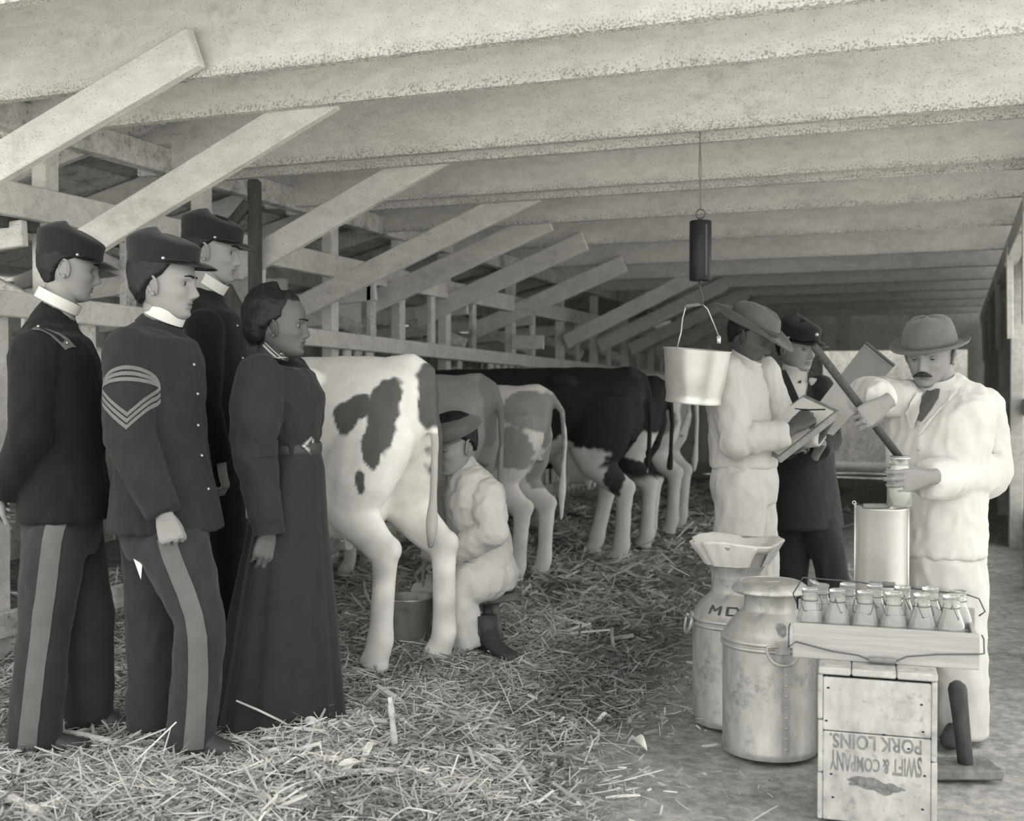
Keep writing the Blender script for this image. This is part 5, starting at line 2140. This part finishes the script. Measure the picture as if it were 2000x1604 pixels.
P.limb(mb, [(940, 1130, .12), (880, 1140, .20), (838, 1160, .24)], [.10, .09, .08])
P.limb(mb, [(838, 1160, .24), (825, 1215, .24), (812, 1262, .24)], [.082, .078, .078])
P.cloth('trousers', mb, M_cotton, .009, 2, .012, 9, 14.0)
P.head((884, 868, -.06), 222, pitch=14, lid=.9, scale=1.18, nose=.9)
P.neck((900, 915), .054, .052)
P.collar((899, 912, -.005), .066, .064, .028, 12, M_cotton, face=200)
P.on_head('hair', brows(hair_mesh(.056, .006, -.05, .012, seed=21)), M_hair)
# flat cap: soft crown pulled forward over a short peak
mb = MB()
mb.loft([ring((-.004, 0, .040), (.114, 0, -.012), (0, .096, 0), 36), ring((-.004, 0, .050), (.128, 0, -.008), (0, .110, 0), 36), ring((.0, 0, .066), (.142, 0, -.004), (0, .122, 0), 36), ring((.004, 0, .084), (.136, 0, .0), (0, .116, 0), 36), ring((.0, 0, .100), (.102, 0, .0), (0, .088, 0), 36), ring((-.006, 0, .108), (.045, 0, 0), (0, .04, 0), 36)])
cap = P.on_head('cap', mb, M_felt2)
mb = MB()
out = []
for r, dz in ((-.006, .002), (.016, .004), (.036, .0), (.042, -.006), (.036, -.008), (.014, -.005), (-.006, -.004)):
    out.append([Vector((-.004 + (.114 + r * max(0, math.cos(a * 1.15)) ** .5) * math.cos(a), (.092 + r * .3) * math.sin(a), .040 + dz - .018 * math.cos(a))) for a in np.linspace(R(-75), R(75), 21)])
mb.loft(out, cap=False, closed=False)
P.on_head('cap_peak', mb, M_felt2, parent=cap)
for wq, dr, sd2 in (((862, 1091, -.09), (-RT * .8 - ZUP * .55 + FW0 * .3), -1), ((834, 1098, .11), (-RT * .6 - ZUP * .7), 1)):
    V, Fc = hand(P.p(wq), dr, (-ZUP * .6 + RT * .5), sd2, (60, 65, 70, 70), s=.95, vox=.0034)
    P.extra.append((V, Fc, None))
mb = MB()
a = P.p((950, 1288, -.16))
a.z = 0
shoe(mb, a, (RT * .55 - FW0 * .85), bed_at(a) + .015, L=.30, h=.15, w=.05)
mb.tube([P.p((922, 1236, -.12)), a + ZUP * (bed_at(a) + .11)], [.054, .052], 12)
build('boot', mb, M_boot, P.root, True)
mb = MB()
a = P.p((806, 1272, .24))
shoe(mb, a, (P.F * .8 - FW0 * .4), bed_at(a), L=.26)
mb.tube([P.p((812, 1255, .24)), Vector((a.x, a.y, bed_at(a) + .10))], [.05, .05], 12)
build('boot', mb, M_boot, P.root, True)
P.body(SK_A)
# his stool and pail
sc_ = W(952, 1160, d0 + .04)
stl = empty('milking_stool', (sc_.x, sc_.y, bed_at(sc_)), 'low wooden milking stool under the seated boy', 'stool')
M_st = mat('stool_seat_wood', .16, .85, .25, 6, .3, 40, grain=.3)
mb = MB()
S0 = P.p((955, 1166, .03))
mb.box(S0, (.27, .2, .035), (RT.lerp(ZUP, .10).normalized(), FW0, (ZUP - RT * .1).normalized()), .006)
build('seat', mb, M_st, stl)
for q in ((918, 1, -.05), (978, 1, -.03), (950, 1, .12)):
    top_ = P.p((q[0] * .5 + 952 * .5, 1176, q[2] * .7 + .02))
    ft = P.p((q[0], 1240, q[2] + .02))
    ft.z = bed_at(ft) - .004
    mb = MB()
    mb.tube([top_, ft], [.022, .017], 12)
    build('leg', mb, M_st, stl, True)
kq = G(797, 1262, .07)
kp = empty('milking_pail', (kq.x, kq.y, bed_at(kq) + .003), 'tin milking pail between the boy\'s knees behind the cow\'s hind leg', 'pail')
mb = MB()
kz = bed_at(kq) + .003
mb.lathe([(.001, .004), (.092, .0), (.096, .004), (.122, .215), (.126, .218), (.125, .223), (.120, .22), (.094, .012), (.001, .01)], 44, (kq.x, kq.y, kz))
build('pail_body', mb, M_tin, kp, True, auto=50)

# ================= man in white writing
d0 = 5.55
P = Person('man in white suit and wide felt hat writing on a board', d0, -22, G(1440, 1236, 0))
mb = MB()
P.torso(mb, [(1452, 912, 0, .165, .155, 0), (1450, 880, 0, .165, .150, 0), (1446, 840, 0, .165, .14, -4), (1440, 790, 0, .185, .145, -10), (1440, 758, 0, .195, .14, -14), (1444, 728, 0, .17, .11, -18), (1450, 710, 0, .12, .085, -22), (1455, 698, 0, .06, .058, -24)])
P.limb(mb, [(1418, 728, -.15), (1438, 862, -.20), (1536, 846, -.20)], [.082, .080, .058])
P.limb(mb, [(1492, 728, .17), (1530, 840, .16), (1600, 850, .02)], [.076, .068, .052])
jk, bv = P.cloth('jacket', mb, M_cotton, .0095, 2, .014, 9, 17.0)
trouser_pair(P, [(1454, 890, 0, .155, .13), (1455, 935, 0, .175, .16), (1455, 980, 0, .16, .14)], [(1448, 960, -.085), (1438, 1080, -.09), (1430, 1222, -.09)], [.122, .105, .088],
             [(1462, 960, .085), (1478, 1080, .09), (1482, 1215, .10)], [.12, .10, .086], M_cotton, seed=18, amp=.014)
P.head((1466, 656, -.04), -30, pitch=24, lid=.75, scale=1.12, nose=.95, lips=1.3)
P.neck((1454, 712), .058, .056)
P.collar((1456, 703, -.01), .080, .076, .040, 28, M_cotton, face=-25)
P.on_head('hair', hair_mesh(.060, .0, -.06, .010, seed=23), M_hair)
HB = MB()
prof = [(.090, .030), (.098, .034), (.100, .052), (.097, .085), (.088, .115), (.066, .135), (.034, .139), (.001, .134)]


def crown(p, a, i):
    dent_ = .020 * math.exp(-(p.y / .02) ** 2) * (i >= 5) + .010 * max(0, math.cos(a)) * (i in (3, 4, 5))
    return Vector((p.x * 1.16 - .006, p.y * .96, p.z - dent_))


HB.lathe(prof, 44, (0, 0, 0), True, crown)
hat = P.on_head('hat', HB, M_felt)
mb = MB()
rows = []
for r, dz in ((.094, .034), (.115, .030), (.140, .030), (.165, .034), (.178, .038), (.180, .036), (.165, .031), (.140, .0265), (.115, .0265), (.094, .030)):
    rows.append([Vector((r * 1.10 * math.cos(a) - .006, r * .98 * math.sin(a), dz + (r - .09) * (.42 * math.sin(a) ** 2 + .38 * max(0, -math.cos(a)) - .32 * max(0, math.cos(a))))) for a in np.linspace(0, 2 * math.pi, 56, endpoint=False)])
mb.loft(rows + [rows[0]], cap=False)
P.on_head('hat_brim', mb, M_felt, parent=hat)
mb = MB()
mb.lathe([(.0995, .036), (.1015, .038), (.1025, .056), (.0995, .058)], 44, (0, 0, 0), False, lambda p, a, i: Vector((p.x * 1.16 - .006, p.y * .965, p.z)))
P.on_head('hat_band', mb, M_band, parent=hat)
w_ = P.p((1548, 836, -.20))
V, Fc = hand(w_, (P.p((1591, 804, -.17)) - w_), (-ZUP * .45 + FW0 * .75 + RT * .3), 1, ((46, 58, 40), (52, 62, 44), (58, 66, 48), (62, 68, 50)), thumb=(.85, .45, .55), s=1.24, thumb_bend=24, vox=.003)
P.extra.append((V, Fc, None))
w2 = P.p((1606, 848, .02))
V, Fc = hand(w2, (P.p((1622, 826, .0)) - w2), (ZUP * .75 + FW0 * .2 - RT * .5), -1, (50, 55, 60, 60), thumb=(.8, .5, .2), s=1.0, vox=.003)
P.extra.append((V, Fc, None))
for q in ((1430, 1225, -.09), (1482, 1220, .10)):
    mb = MB()
    a = P.p(q)
    shoe(mb, a, P.F, bed_at(a))
    build('boot', mb, M_boot, P.root, True)
P.body(SK_D)
# pencil
mb = MB()
mb.tube([P.p((1552, 798, -.215)), P.p((1572, 801, -.225)), P.p((1612, 800, -.235))], [.0022, .0036, .0036], 8)
pe = build('pencil', mb, M_blk, None, True, origin=P.p((1585, 788, -.19)))
tag(pe, 'dark pencil in the writing man\'s fingers', 'pencil')
# clip board: a tray-like writing board
c00, c10 = P.p((1519, 897, -.17)), P.p((1639, 803, -.13))
c01 = P.p((1516, 815, .12))
e1 = (c10 - c00)
bl_ = e1.length
e1.normalize()
e2 = (c01 - c00)
e2 = (e2 - e1 * e2.dot(e1))
bw_ = min(.30, e2.length)
e2.normalize()
e3 = e1.cross(e2)
if e3.z < 0:
    e3 = -e3
bd = empty('writing_board', c00 + e1 * bl_ / 2 + e2 * bw_ / 2, 'wooden writing board with raised edge held by the man in white', 'board')
mb = MB()
mb.box(c00 + e1 * bl_ / 2 + e2 * bw_ / 2, (bl_, bw_, .010), (e1, e2, e3), .001)
build('panel', mb, M_board, bd)
mb = MB()
mb.box(c00 + e1 * bl_ / 2 + e2 * bw_ / 2 + e3 * .0065, (bl_ * .9, bw_ * .9, .002), (e1, e2, e3))
build('paper', mb, M_paper, bd)
mb = MB()
mb.box(c00 + e1 * bl_ / 2 - e3 * .008, (bl_, .016, .034), (e1, e2, e3), .003)
build('edge_strip', mb, M_board, bd)

# ================= officer behind
d0 = 6.1
P = Person('man in black frock coat, peaked cap and white bow tie between two men in white', d0, -48, G(1590, 1222, 0))
mb = MB()
P.torso(mb, [(1578, 1028, 0, .20, .165), (1576, 980, 0, .19, .155), (1572, 900, 0, .170, .135), (1568, 840, 0, .180, .138), (1560, 790, 0, .20, .135), (1554, 750, 0, .195, .115), (1551, 736, 0, .14, .09), (1552, 724, 0, .06, .06)])
tb = bvh_of(mb.v, mb.f)
P.limb(mb, [(1602, 760, -.08), (1618, 860, -.12), (1600, 880, -.30)], [.076, .068, .052])
P.limb(mb, [(1510, 760, .06), (1506, 860, .02), (1540, 880, -.22)], [.076, .068, .052])
ct, bv = P.cloth('frock_coat', mb, M_suit, .010, 3, .004, 8, 20.0)
trouser_pair(P, [(1576, 985, 0, .16, .12), (1576, 1030, 0, .16, .12)], [(1602, 1020, -.05), (1622, 1110, -.06), (1640, 1205, -.06)], [.10, .082, .075],
             [(1556, 1020, .05), (1548, 1110, .04), (1540, 1205, .04)], [.10, .082, .075], M_suit, seed=22)
P.head((1557, 676, -.02), -58, pitch=10, lid=.7, scale=1.14)
P.neck((1552, 728), .056, .055)
P.collar((1553, 722, -.01), .070, .068, .046, 14, M_collar, face=-55)
P.on_head('hair', brows(hair_mesh(.060, .004, -.06, .010, seed=31)), M_hair)
kepi_on(P, h=1.05)
P.on_head('cap_badge', ball((.107, .0, .068), .011, 12), M_brass)
# shirt front, lapels and bow
gf = facing(-58)
sh = strip_on(tb, [P.p((1554, 728, -.3)), P.p((1558, 750, -.3)), P.p((1562, 775, -.3)), P.p((1566, 797, -.3))], 'cam', [.13, .11, .07, .012], 6, .010, across=RT)
build('shirt_front', sh, M_collar, P.root, True)
bc0 = P.p((1556, 744, 0)) + gf * .140
gs = ZUP.cross(gf)
mb = MB()
for sg in (-1, 1):
    mb.tube([bc0, bc0 + gs * (sg * .018), bc0 + gs * (sg * .042) - ZUP * .006, bc0 + gs * (sg * .052) - ZUP * .010], [(.010, .008), (.016, .010), (.024, .010), (.018, .006)], 12, ref=ZUP)
    mb.tube([bc0 - ZUP * .006, bc0 + gs * (sg * .012) - ZUP * .045, bc0 + gs * (sg * .016) - ZUP * .06], [(.010, .006), (.016, .006), (.015, .004)], 10, ref=gs)
mb.ell(bc0, (.012, .012, .013), 12, 8)
V, Fc, NR = remesh(mb, .004, 2)
mb = MB()
mb.v, mb.f = [tuple(p) for p in V], Fc
build('bow_tie', mb, M_shirt, P.root, True)
for sgn, pts in ((-1, ((1526, 728), (1534, 750), (1547, 775), (1562, 800))), (1, ((1584, 730), (1586, 750), (1580, 775), (1570, 800)))):
    build('lapel', strip_on(tb, [P.p((a, b, -.3)) for a, b in pts], 'cam', [.05, .06, .05, .02], 4, .015, across=RT), M_suit, ct, True)
for wq, dr, sdn in (((1597, 881, -.31), (-FW0 * .6 + RT * .1 + ZUP * .6), -1), ((1543, 879, -.23), (-FW0 * .6 + RT * .5 + ZUP * .3), 1)):
    V, Fc = hand(P.p(wq), dr, RT * (-.6 if sdn < 0 else .6) - FW0 * .2, sdn, (50, 55, 60, 60), s=1.0, vox=.0034)
    P.extra.append((V, Fc, None))
for q in ((1640, 1208, -.06), (1540, 1206, .04)):
    mb = MB()
    a = P.p(q)
    shoe(mb, a, P.F, bed_at(a))
    build('boot', mb, M_boot, P.root, True)
P.body(SK_A)
# the large tilted ledger board he holds up
D = 5.70
q = [W(1562, 836, D - .12), W(1690, 670, D + .04), W(1746, 716, D + .0), W(1628, 850, D - .14)]
lb = empty('ledger_board', (q[0] + q[2]) / 2, 'large pale ledger board held tilted up behind the stirring stick', 'board')
nrm = (q[1] - q[0]).cross(q[3] - q[0]).normalized()
if nrm.dot(CAM - q[0]) < 0:
    nrm = -nrm
mb = MB()
mb.loft([[p - nrm * .008 for p in q], [p for p in q]])
build('panel', mb, mat('ledger_panel', .36, .8, .1, 5), lb)
mb = MB()
m0, m1 = q[0].lerp(q[1], .56), q[3].lerp(q[2], .56)
mb.loft([[p + nrm * z for p in (m0, q[1].lerp(m0, .05), q[2].lerp(m1, .05), m1)] for z in (.0, .002)])
build('dark_sheet', mb, mat('ledger_dark_sheet', .20, .8, .1, 5), lb)
mb = MB()
bar(mb, q[1] + nrm * .002, q[2] + nrm * .002, .012, .026, nrm, .002)
build('end_strip', mb, mat('ledger_edge', .12, .8, .1), lb)

# ================= man with moustache
d0 = 4.32
P = Person('man with moustache in white jacket and round felt hat testing milk in a bottle', d0, 214, G(1835, 1440, 0))
mb = MB()
P.torso(mb, [(1828, 1080, 0, .185, .140, 0), (1828, 1020, 0, .18, .135, 0), (1830, 950, 0, .178, .13, 0), (1832, 880, 0, .19, .138, -3), (1834, 820, 0, .205, .138, -5), (1836, 785, 0, .205, .12, -12), (1838, 764, 0, .16, .095, -20), (1838, 748, 0, .075, .070, -26), (1838, 741, 0, .05, .05, -26)], e=2.25)
tb2 = bvh_of(mb.v, mb.f)
P.limb(mb, [(1912, 800, .05), (1926, 925, .0), (1808, 938, -.26)], [.088, .090, .062])
P.limb(mb, [(1766, 780, .03), (1690, 772, .03), (1718, 776, -.31)], [.074, .068, .052])
jk, bv = P.cloth('jacket', mb, M_cotton, .009, 2, .014, 9, 27.0)
trouser_pair(P, [(1830, 1040, 0, .16, .125), (1830, 1090, 0, .175, .135), (1830, 1140, 0, .16, .12)], [(1864, 1120, -.03), (1872, 1280, -.04), (1880, 1438, -.04)], [.112, .096, .086],
             [(1800, 1120, .05), (1800, 1280, .05), (1800, 1435, .05)], [.112, .096, .085], M_cotton, seed=28, amp=.014)
P.head((1816, 690, -.02), 232, pitch=14, lid=.8, scale=1.05)
P.neck((1836, 750), .060, .058)
P.collar((1831, 748, -.01), .074, .072, .050, 22, M_shirt, face=228, flare=.92)
P.on_head('hair', brows(hair_mesh(.058, .0, -.06, .010, seed=41), z=.0175, w=.004), M_hair2)
mb = MB()
for s in (-1, 1):
    mb.tube([Vector((.101 - .06 * abs(y) - 3.0 * y * y, s * abs(y), -.0545 - .9 * max(0, abs(y) - .008) ** 1.25)) for y in np.linspace(.0, .034, 9)], [(.0075, .0075)] * 3 + [.0072, .0068, .006, .005, .0035, .0015], 8)
P.on_head('moustache', mb, M_hair2)
HB = MB()
HB.lathe([(.086, .028), (.092, .034), (.092, .055), (.087, .085), (.076, .110), (.056, .125), (.030, .132), (.001, .133)], 44, (0, 0, 0), True, lambda p, a, i: Vector((p.x * 1.17 - .005, p.y * 1.0, p.z + .004 * math.sin(3 * a + 1) * (i > 3))))
hat = P.on_head('hat', HB, M_felt2)
mb = MB()
rows = []
for r, dz in ((.090, .032), (.105, .028), (.120, .026), (.130, .030), (.135, .036), (.137, .034), (.132, .0265), (.120, .0225), (.105, .024), (.090, .028)):
    rows.append([Vector((r * 1.12 * math.cos(a) - .005, r * 1.0 * math.sin(a), dz + (r - .09) * (.18 * math.sin(a) ** 2 - .10 * math.cos(a)) + .003 * math.sin(2 * a + .8))) for a in np.linspace(0, 2 * math.pi, 56, endpoint=False)])
mb.loft(rows + [rows[0]], cap=False)
P.on_head('hat_brim', mb, M_felt2, parent=hat)
mb = MB()
mb.lathe([(.0915, .035), (.0938, .037), (.0940, .052), (.0915, .054)], 44, (0, 0, 0), False, lambda p, a, i: Vector((p.x * 1.17 - .005, p.y, p.z)))
P.on_head('hat_band', mb, M_felt2, parent=hat)
# shirt front, tie, lapels
build('shirt_front', strip_on(bv, [P.p((1830, 763, -.4)), P.p((1822, 780, -.4)), P.p((1808, 805, -.4)), P.p((1796, 832, -.4))], 'cam', [.10, .11, .08, .010], 7, .005, across=RT), M_shirt, P.root, True)
build('tie', strip_on(bv, [P.p((1824, 763, -.4)), P.p((1818, 780, -.4)), P.p((1808, 800, -.4)), P.p((1798, 824, -.4))], 'cam', [.044, .062, .052, .012], 5, .010, across=RT), M_tie, P.root, True)
build('lapel', strip_on(bv, [P.p((a, b, -.4)) for a, b in ((1872, 764), (1860, 780), (1838, 802), (1816, 826), (1796, 850))], 'cam', [.03, .06, .075, .06, .012], 6, .012, across=(RT * .8 + ZUP * .6).normalized()), M_cotton, jk, True)
build('lapel', strip_on(bv, [P.p((a, b, -.4)) for a, b in ((1796, 768), (1789, 786), (1785, 808), (1784, 838))], 'cam', [.03, .05, .05, .012], 5, .012, across=RT), M_cotton, jk, True)
for q in ((1776, 880), (1770, 960)):
    p, n, _, _ = bv.find_nearest(P.p((q[0], q[1], -.14)))
    build('button', ball(p + n * .002, .006, 10), M_shirt, jk, True)
# the stick and the bottle
sa, sb = P.p((1589, 675, -.36)), P.p((1756, 892, -.30))
sx = (sb - sa).normalized()
g1 = P.p((1692, 808, -.33))
g1 = sa + sx * (g1 - sa).dot(sx)
# right hand: the stick runs across the palm, fingers close over it
rd = (RT * -.80 + ZUP * -.10 - FW0 * .45)
pn = -(FW0 * .55) - RT * .55 + ZUP * -.2
w_ = g1 + RT * .055 - FW0 * .030 + ZUP * .034
V, Fc = hand(w_, (-RT * .80 - FW0 * .15 - ZUP * .50), FW0, 1, ((52, 66, 50), (56, 70, 52), (60, 72, 52), (62, 74, 52)), thumb=(.62, .45, .55), s=1.08, thumb_bend=24, wrist_len=.03)
P.extra.append((V, Fc, None))
bc_ = P.p((1757, 940, -.30))
w_ = bc_ + RT * .088 + ZUP * .012 - FW0 * .010
V, Fc = hand(w_, (-RT * .96 - ZUP * .10 - FW0 * .28), (FW0 * .95 - RT * .2), -1, ((14, 46, 40), (16, 48, 42), (18, 50, 42), (20, 50, 44)), thumb=(.78, .5, .42), s=1.08, thumb_bend=20)
P.extra.append((V, Fc, None))
for q in ((1880, 1440, -.04), (1800, 1436, .05)):
    mb = MB()
    a = P.p(q)
    shoe(mb, a, P.F.lerp(-FW0, .4), 0.0, h=.12)
    build('boot', mb, M_boot, P.root, True)
P.body(SK_B)
mb = MB()
mb.tube([sa, sa + sx * .01, sa.lerp(sb, .5), sb + sx * .02], [.0115, .0145, .0145, .0135], 14)
stk = build('stirring_stick', mb, mat('dark_stick_wood', .06, .6, .2, 20, grain=.3), None, True, origin=sa)
tag(stk, 'dark round stick held slantwise by the moustached man, its end in a bottle', 'stick')
hb = empty('held_bottle', (bc_.x, bc_.y, P.p((1757, 990, -.30)).z), 'bottle full of white milk in the moustached man\'s left hand', 'bottle')
bz = hb.location.z
bh = P.p((1757, 890, -.3)).z - bz
mb = MB()
mb.lathe([(.001, .003), (.039, .002), (.0425, .006), (.0425, bh * .62), (.040, bh * .70), (.033, bh * .78), (.0295, bh * .84), (.0295, bh * .9), (.033, bh * .93), (.0335, bh * .98), (.031, bh), (.028, bh), (.0265, bh * .86), (.031, bh * .78), (.038, bh * .69), (.040, bh * .6), (.040, .009), (.001, .007)], 36, (bc_.x, bc_.y, bz))
build('glass', mb, M_glass, hb, True)
mb = MB()
mb.lathe([(.001, .0075), (.0396, .0095), (.0396, bh * .6), (.0376, bh * .68), (.0306, bh * .775), (.027, bh * .80), (.001, bh * .80)], 36, (bc_.x, bc_.y, bz))
build('milk', mb, mat('milk', .85, .4, .0), hb, True)
mb = MB()
mb.tube([Vector((bc_.x, bc_.y, bz + bh * .95)) + Vector((.0345 * math.cos(a), .0345 * math.sin(a), 0)) for a in np.linspace(0, 2 * math.pi, 26)], .0028, 6)
build('wire_band', mb, M_tin_b, hb, True)
